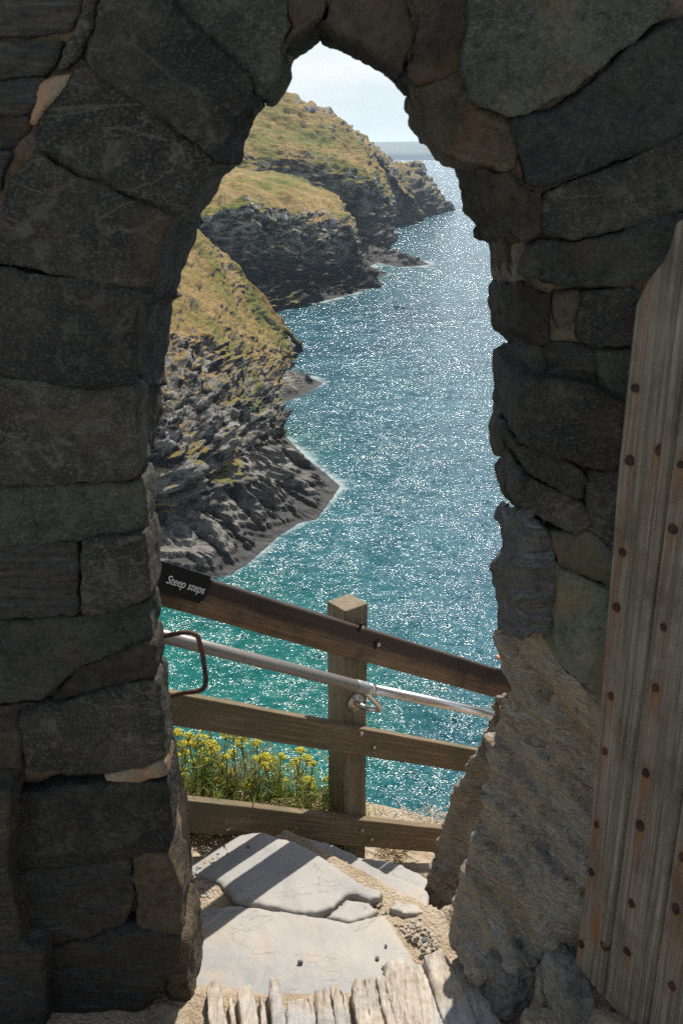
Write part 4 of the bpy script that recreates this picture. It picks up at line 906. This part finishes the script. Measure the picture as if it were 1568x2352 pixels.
for i, w in enumerate(widths):
    ns, nzz = 44, 560
    S = np.linspace(0.0015, w-.0015, ns); T = np.linspace(0, 1, nzz); SS, TT = np.meshgrid(S, T)
    zt_ = ztop(S+s0)[None, :]; lean = 0.0 if i else 0.0
    ZZ = TT*zt_
    edge = np.interp(ZZ, [p[1] for p in prof_d[:4]], [p[0] for p in prof_d[:4]]) if i == 0 else 0
    d = np.zeros_like(SS)
    u = S[None, :]-0*ZZ
    d += .006*np.exp(-((u-(w-.014))/.007)**2)+.0035*np.exp(-((u-(w-.036))/.010)**2)-.004*np.exp(-((u-(w-.026))/.003)**2)
    d += .0012*fbm(np.stack([SS*30, ZZ*1.5, SS*0+i*5], -1), 3)+.0009*fbm(np.stack([SS*220, ZZ*4, SS*0+i*5], -1), 2)
    d = d-.016*np.clip(1-np.minimum(u, w-u)/.006, 0, 1)**1.3
    ck = np.abs(vn(np.stack([SS*42, ZZ*1.1, SS*0+i*9], -1))); d = d-.005*np.clip(1-ck/.05, 0, 1)*np.clip(vn(np.stack([SS*5, ZZ*2.2, SS*0+i], -1))*2, 0, 1)
    if i == 0: SS = edge*(1-SS/w)+SS
    base = np.array(dA); D3 = np.array(dd); N3 = np.array(dn)
    Fr = base+(SS+s0)[..., None]*D3+d[..., None]*N3; Fr[..., 2] = base[2]+ZZ+.004*fbm(np.stack([SS*20, ZZ*0, SS*0+i], -1), 2)*(TT < .01)
    Bk = Fr-N3*(.035+d[..., None])
    G = np.concatenate([Fr, Bk[:, ::-1], Fr[:, :1]], 1)
    me = gridmesh('plank', G)
    rust = np.zeros(SS.shape)
    for (a_, b_) in nst:
        ds = SS+s0-a_; dz = ZZ-b_
        kk = (math.sin(a_*977+b_*131)*.5+.5); rust = np.maximum(rust, (.75+.25*kk)*np.exp(-((ds)/(.009+.007*kk))**2)*np.where(dz < 0, np.exp(dz/(.03+.06*kk)), np.exp(-(dz/.016)**2)))
    rust = np.maximum(rust, .85*np.exp(-((SS+s0-dst(1368, 2130)[0])/.02)**2)*np.exp(-((ZZ-dst(1368, 2130)[1])/.06)**2))
    rust = np.maximum(rust, .8*np.exp(-((SS+s0)/.03)**2)*np.exp(-((ZZ-.05)/.06)**2)); rust = np.maximum(rust, .6*np.exp(-((SS+s0)/.006)**2)*(.5+.5*vn(np.stack([ZZ*4, ZZ*0, ZZ*0], -1))))
    rust = np.maximum(rust, .7*np.exp(-((SS+s0-dst(1555, 2200)[0])/.008)**2)*np.exp(-((ZZ-dst(1555, 2160)[1])/.09)**2))
    rust *= (.75+.5*fbm(np.stack([SS*60, ZZ*12, SS*0], -1), 3))
    rr_ = np.concatenate([rust, 0*rust, rust[:, :1]], 1)
    attr(me, 'rust', np.clip(rr_, 0, 1))
    # grain axis: rotate object space so that x runs upwards
    R3 = Matrix((UPV, dd, UPV.cross(dd))).transposed(); R4 = R3.to_4x4(); R4.translation = dA
    c = coords(me)-np.array(dA); c = c@np.array(R3); setcoords(me, c)
    bm = bmesh.new(); bm.from_mesh(me); bmesh.ops.recalc_face_normals(bm, faces=bm.faces); bm.to_mesh(me); bm.free()
    o = link('plank', me, M['door']); o.matrix_world = R4; o.parent = door; o.matrix_parent_inverse = door.matrix_world.inverted(); s0 += w
for i, (px, py) in enumerate(NAILS):
    bm = bmesh.new(); bmesh.ops.create_icosphere(bm, subdivisions=3, radius=.0088); me = bpy.data.meshes.new('n'); bm.to_mesh(me); bm.free()
    c = coords(me); kk = .8+.45*random.random(); c *= (1+.45*fbm(c*70+i*3, 2))[:, None]*kk; c[:, 2] *= .8; c[:, 1] *= random.uniform(.95, 1.3); setcoords(me, c)
    o = link('nail_head', me, M['nail']); o.rotation_euler = dn.to_track_quat('Z', 'Y').to_euler(); o.location = dpt(px, py)+dn*.001; bpy.context.view_layer.update(); child(o, door)
q_ = [dpt(1388, 2163)+dn*.0, dpt(1389, 2163)+dn*.012, dpt(1394, 2170)+dn*.014, dpt(1397, 2178)+dn*.012, dpt(1398, 2180)+dn*0]
child(link('staple', tube_mesh(curve_pts(q_, 4), .003, 8), M['rust']), door)
# ================================================================== PLANTS BEHIND THE FENCE
def bf(px, py, off): return atPlane(px, py, K0-NC*off, NC)
C3 = lambda x, y: (344.5+x*.293, 1636+y*.293)
UM = [(215, 160, 20), (300, 190, 18), (400, 215, 26), (310, 240, 16), (270, 320, 18), (360, 265, 18), (430, 320, 26), (480, 250, 20), (510, 290, 22), (450, 390, 24), (535, 370, 24), (545, 540, 20), (590, 175, 22), (650, 160, 34), (720, 175, 26), (475, 115, 16), (715, 240, 26), (840, 245, 20), (765, 575, 22), (640, 320, 16), (900, 350, 22), (925, 405, 34), (970, 375, 20), (955, 455, 16), (1180, 300, 18), (1225, 365, 24), (1130, 405, 20), (1240, 535, 24), (1340, 635, 26), (985, 630, 14), (1260, 580, 16), (600, 350, 12), (250, 250, 18), (560, 420, 12), (1040, 600, 10)]
ROOTS = [(215, 'samphire plant at the left end, half hidden by the left jamb'), (400, 'samphire plant with broad yellow heads, second from the left jamb'), (620, 'tallest samphire plant with a wide yellow head under the middle rail'), (800, 'samphire plant with reddish dry stems in the middle of the clump'), (960, 'samphire plant with one broad rounded yellow head right of the dry stems'), (1180, 'samphire plant with two high thin yellow heads near the post'), (1330, 'rightmost samphire plant with a dark seed head beside the post')]
def umbel(c, r, seed):
    rr = random.Random(seed); V, Fc = [], []
    bm = bmesh.new()
    n = int(26+r*2200)
    for i in range(n):
        a = rr.uniform(0, 6.28); q = math.sqrt(rr.random()); p = Vector((math.cos(a)*q*r, math.sin(a)*q*r, (1-q*q)*r*.5+rr.uniform(-.08, .08)*r))
        g = bmesh.ops.create_icosphere(bm, subdivisions=1, radius=rr.uniform(.0026, .0048)); bmesh.ops.translate(bm, verts=g['verts'], vec=p+c)
    me = bpy.data.meshes.new('u'); bm.to_mesh(me); bm.free(); return me
def blade(V, Fc, p, d, L, w, rr, bend=.4):
    s = d.cross(UPV+Vector((.01, .3, 0))).normalized(); n0 = len(V); q = p.copy(); k = 4; dd_ = d.copy()
    nn = s.cross(d).normalized()
    for i in range(k+1):
        f = i/k; ww = w*(1-.8*f**2)*(.5+.5*min(1, f*4)); V += [q+s*ww, q+nn*ww*.7, q-s*ww]; q = q+dd_*(L/k); dd_ = (dd_+UPV*bend*.25).normalized()
    for i in range(k):
        a = n0+i*3; Fc += [(a, a+1, a+4, a+3), (a+1, a+2, a+5, a+4), (a+2, a, a+3, a+5)]
for ri, (rx, lab) in enumerate(ROOTS):
    rr = random.Random(100+ri)
    px, _ = C3(rx, 0); base = bf(px, 1885, .16+.05*(ri % 2)); bz = float(ground_z(np.array(base.x), np.array(base.y)))
    base.z = bz-.01
    t = empty('samphire_plant', base); tag(t, lab, 'plant', 'yellow samphire plants behind the bottom rail'); bpy.context.view_layer.update()
    mine = [u for u in UM if min(range(len(ROOTS)), key=lambda k: abs(ROOTS[k][0]-u[0])) == ri]
    mine = mine+[(rx+rr.uniform(-110, 110), rr.uniform(330, 560), rr.uniform(8, 14)) for _ in range(4)]
    stems = []; LV, LF = [], []
    for ui, (ux, uy, ur) in enumerate(mine):
        top = bf(*C3(ux, uy), .10+rr.uniform(0, .16)); r = ur*.293/720*2.4
        mid = base.lerp(top, .5)+Vector((rr.uniform(-.02, .02), rr.uniform(-.03, .03), .02))
        b0 = base+Vector((rr.uniform(-.05, .05), rr.uniform(-.03, .04), 0))
        pts = curve_pts([b0, mid, top-UPV*r*1.2], 5); stems.append(tube_mesh(pts, [.0032-.0016*i/len(pts) for i in range(len(pts))], 6))
        for q in range(9):
            a = q*.7; stems.append(tube_mesh([top-UPV*r*1.2, top+Vector((math.cos(a)*r*.6, math.sin(a)*r*.6, 0))], [.0009, .0007], 4))
        o = link('flower_head', umbel(top, r, ui*7+ri), M['flowerdark'] if ux == 1340 else M['flower'], smooth=False); child(o, t)
        if ux == 1340: o['label'] = 'dark dried seed head'
        for q in range(14):
            p = pts[rr.randrange(2, len(pts)-3)]
            for w_ in range(3): blade(LV, LF, p, Vector((rr.uniform(-1, 1), rr.uniform(-1, 1), rr.uniform(0, .8))).normalized(), rr.uniform(.022, .048), rr.uniform(.0013, .0024), rr)
    htop = 90 if ri < 6 else 60
    for q in range(420):
        p = base+Vector((rr.gauss(0, .085), rr.gauss(0, .06), abs(rr.gauss(0, .125)) if ri < 5 else abs(rr.gauss(0, .085))))
        d0 = Vector((rr.uniform(-.8, .8), rr.uniform(-.8, .8), rr.uniform(.1, 1))).normalized()
        for w_ in range(3): blade(LV, LF, p, (d0+Vector((rr.uniform(-.6, .6), rr.uniform(-.6, .6), 0))).normalized(), rr.uniform(.035, .08), rr.uniform(.0014, .0026), rr)
    for q in range(12):
        b0 = base+Vector((rr.gauss(0, .05), rr.gauss(0, .04), 0)); stems.append(tube_mesh([b0, b0+Vector((rr.gauss(0, .03), rr.gauss(0, .03), rr.uniform(.06, .16)))], [.0018, .001], 5))
    child(link('stems', join_meshes(stems), M['stem']), t); child(link('foliage', mesh('f', LV, LF), M['leaf']), t)
# dry twigs and straw
def fibres(name, n, fn, mat, label, cat, seed, rad=(.0008, .0018)):
    rr = random.Random(seed); ms = []
    for i in range(n):
        p, d, L = fn(rr); q = p+d*L*.5+Vector((rr.uniform(-.2, .2), rr.uniform(-.2, .2), rr.uniform(-.1, .25)))*L; e = p+d*L
        r = rr.uniform(*rad); ms.append(tube_mesh(curve_pts([p, q, e], 3), r, 5))
    return tag(link(name, join_meshes(ms), mat), label, cat, None, 'stuff')
def f1_(rr):
    p = bf(rr.uniform(855, 1040), rr.uniform(1868, 1900), rr.uniform(.06, .25)); return p, Vector((rr.uniform(-1, 1), rr.uniform(-.4, .4), rr.uniform(-.2, .6))).normalized(), rr.uniform(.02, .10)
fibres('dry_twigs', 150, f1_, M['twig'], 'tangle of bleached twigs behind the bottom rail right of the post', 'twigs', 5)
def f2_(rr):
    p = bf(rr.uniform(868, 935), rr.uniform(1945, 1985), rr.uniform(-.03, .05)); return p, Vector((rr.uniform(-1, 1), rr.uniform(-.4, .4), rr.uniform(-.4, .5))).normalized(), rr.uniform(.02, .06)
fibres('dry_straw', 170, f2_, M['straw'], 'clump of dry straw under the bottom rail right of the post', 'straw', 6)
def f3_(rr):
    p = bf(rr.uniform(430, 745), rr.uniform(1840, 1872), rr.uniform(.05, .16)); return p, Vector((rr.uniform(-1, 1), rr.uniform(-.4, .4), rr.uniform(-.1, .9))).normalized(), rr.uniform(.02, .06)
fibres('dry_grass', 260, f3_, M['straw'], 'dry grass stalks along the top of the bottom rail below the samphire', 'dry grass', 7)
# soil bank under the plants and the post
def bank(name, pts, mat, label, seed, thick=(0, .0, -.25)):
    me = prism_mesh(pts, [p+Vector(thick) for p in pts]); me = rough(me, .012, 4, .012, 12, seed=seed); return tag(link(name, me, mat), kind='structure')
b_ = lambda u, off, z: Vector((K0.x+RD.x*u-NC.x*off, K0.y+RD.y*u-NC.y*off, z))
bank('soil_bank', [b_(-1.1, .02, -2.07), b_(-.45, .02, -2.19), b_(-.10, .02, -2.40), b_(-.06, .30, -2.42), b_(-.5, .45, -2.20), b_(-1.2, .5, -2.1)], M['soil'], '', 3)
bank('soil_bank', [bf(850, 2000, .02), bf(940, 2040, .02), bf(1060, 2100, .02), bf(1060, 1886, .34), bf(940, 1893, .28), bf(850, 1888, .22)], M['soil'], '', 4)
# ================================================================== PERSON (only the fingers show past the jamb)
def person():
    hp = atPlane(1149, 1520, K0+NC*.03, NC); x = hr[2]; t = empty('person', (0, 0, 0))
    gx = hp+RD*.48+NC*.42; gz = hp.z-1.28
    t.location = (gx.x, gx.y, gz); bpy.context.view_layer.update()
    S = RD*-.62+NC*-.78; S.normalize(); R = Vector((S.y, -S.x, 0))      # facing the fence and up the steps
    pel = Vector((gx.x, gx.y, gz+.93))
    V, E, Rr = [], [], []
    def add(p, r, par=None):
        V.append(Vector(p)); Rr.append(r); i = len(V)-1
        if par is not None: E.append((par, i))
        return i
    p0 = add(pel, .14); ch = add(pel+UPV*.22, .125, p0); sh = add(pel+UPV*.46, .12, ch); nk = add(pel+UPV*.56, .055, sh); hd = add(pel+UPV*.66+S*.02, .085, nk); ht = add(pel+UPV*.75+S*.01, .075, hd)
    for s in (-1, 1):
        h_ = add(pel+R*.10*s-UPV*.08, .095, p0); k_ = add(pel+R*.11*s-UPV*.48+S*.03, .06, h_); an = add(pel+R*.11*s-UPV*.86, .04, k_); add(pel+R*.12*s-UPV*.90+S*.16, .03, an)
    shl = add(pel+UPV*.44-R*.19, .055, sh); wr0 = hp+NC*.01+x*.16+UPV*.035
    el = add((V[shl]+wr0)*.5-UPV*.10+NC*.05, .042, shl); wr = add(wr0, .026, el); pm = add(hp+x*.085+UPV*.020, .022, wr)
    for j, (o_, L) in enumerate([(-.026, .075), (-.008, .085), (.010, .08), (.027, .062)]):
        a1_ = add(hp+x*.055-FN*0+FN*o_+UPV*.018, .0095, pm); a2_ = add(hp+x*(.055-L*.45)+FN*o_+UPV*.020, .0088, a1_); a3_ = add(hp+x*(.055-L*.85)+FN*o_*1.05+UPV*.008, .0078, a2_)
    th1 = add(hp+x*.075+NC*.040+UPV*.002, .0105, pm); add(hp+x*.045+NC*.048-UPV*.018, .009, th1)
    shr = add(pel+UPV*.44+R*.19, .055, sh); er = add(pel+UPV*.15+R*.24, .042, shr); wrr = add(pel-UPV*.08+R*.24+S*.08, .026, er); pr = add(pel-UPV*.15+R*.24+S*.10, .026, wrr)
    for j in range(4): add(pel-UPV*.23+R*.24+S*(.07+.02*j), .009, pr)
    me = bpy.data.meshes.new('person_body'); me.from_pydata([tuple(v) for v in V], E, []); me.update()
    o = bpy.data.objects.new('tmp', me); COL.objects.link(o); m = o.modifiers.new('s', 'SKIN'); m.use_smooth_shade = True
    for i, r in enumerate(Rr): me.skin_vertices[0].data[i].radius = (r, r)
    me.skin_vertices[0].data[0].use_root = True
    m2 = o.modifiers.new('u', 'SUBSURF'); m2.levels = 2; m2.render_levels = 2
    dg = bpy.context.evaluated_depsgraph_get(); dg.update(); r = bpy.data.meshes.new_from_object(o.evaluated_get(dg)); bpy.data.objects.remove(o)
    b = link('body', r, M['skin']); c = coords(r); r.materials.append(M['cloth'])
    mi = []
    pelz = pel.z
    for pl in r.polygons:
        q = pl.center; cloth = (q.z < pelz+.50) and (q-wr0).length > .09 and (q-hp).length > .17 and not ((q-(pel-UPV*.18+R*.24+S*.1)).length < .1)
        mi.append(1 if cloth else 0)
    r.polygons.foreach_set('material_index', mi); r.update(); child(b, t)
    bm = bmesh.new(); bmesh.ops.create_icosphere(bm, subdivisions=3, radius=.105); bmesh.ops.translate(bm, verts=bm.verts, vec=pel+UPV*.74-S*.02); hm = bpy.data.meshes.new('hair'); bm.to_mesh(hm); bm.free()
    child(link('hair', hm, M['hair']), t)
    tag(t, 'person behind the right jamb, fingers resting on the wooden handrail, dark sleeve', 'person')
person()
# ================================================================== HAZE
hz = bpy.data.materials.new('sea_air'); hz.use_nodes = True; ht_ = hz.node_tree; ht_.nodes.remove(ht_.nodes['Principled BSDF'])
pvn = ht_.nodes.new('ShaderNodeVolumePrincipled'); pvn.inputs['Color'].default_value = (.72, .86, 1, 1); pvn.inputs['Density'].default_value = .00005; pvn.inputs['Anisotropy'].default_value = .35
ht_.links.new(pvn.outputs[0], ht_.nodes['Material Output'].inputs['Volume'])
bm = bmesh.new(); bmesh.ops.create_cube(bm, size=1); bmesh.ops.scale(bm, verts=bm.verts, vec=(82000, 64000, 76+200+15)); bmesh.ops.translate(bm, verts=bm.verts, vec=(0, 30900, SEA-15+145)); me = bpy.data.meshes.new('haze'); bm.to_mesh(me); bm.free()
o = link('haze', me, hz, smooth=False); o['kind'] = 'stuff'
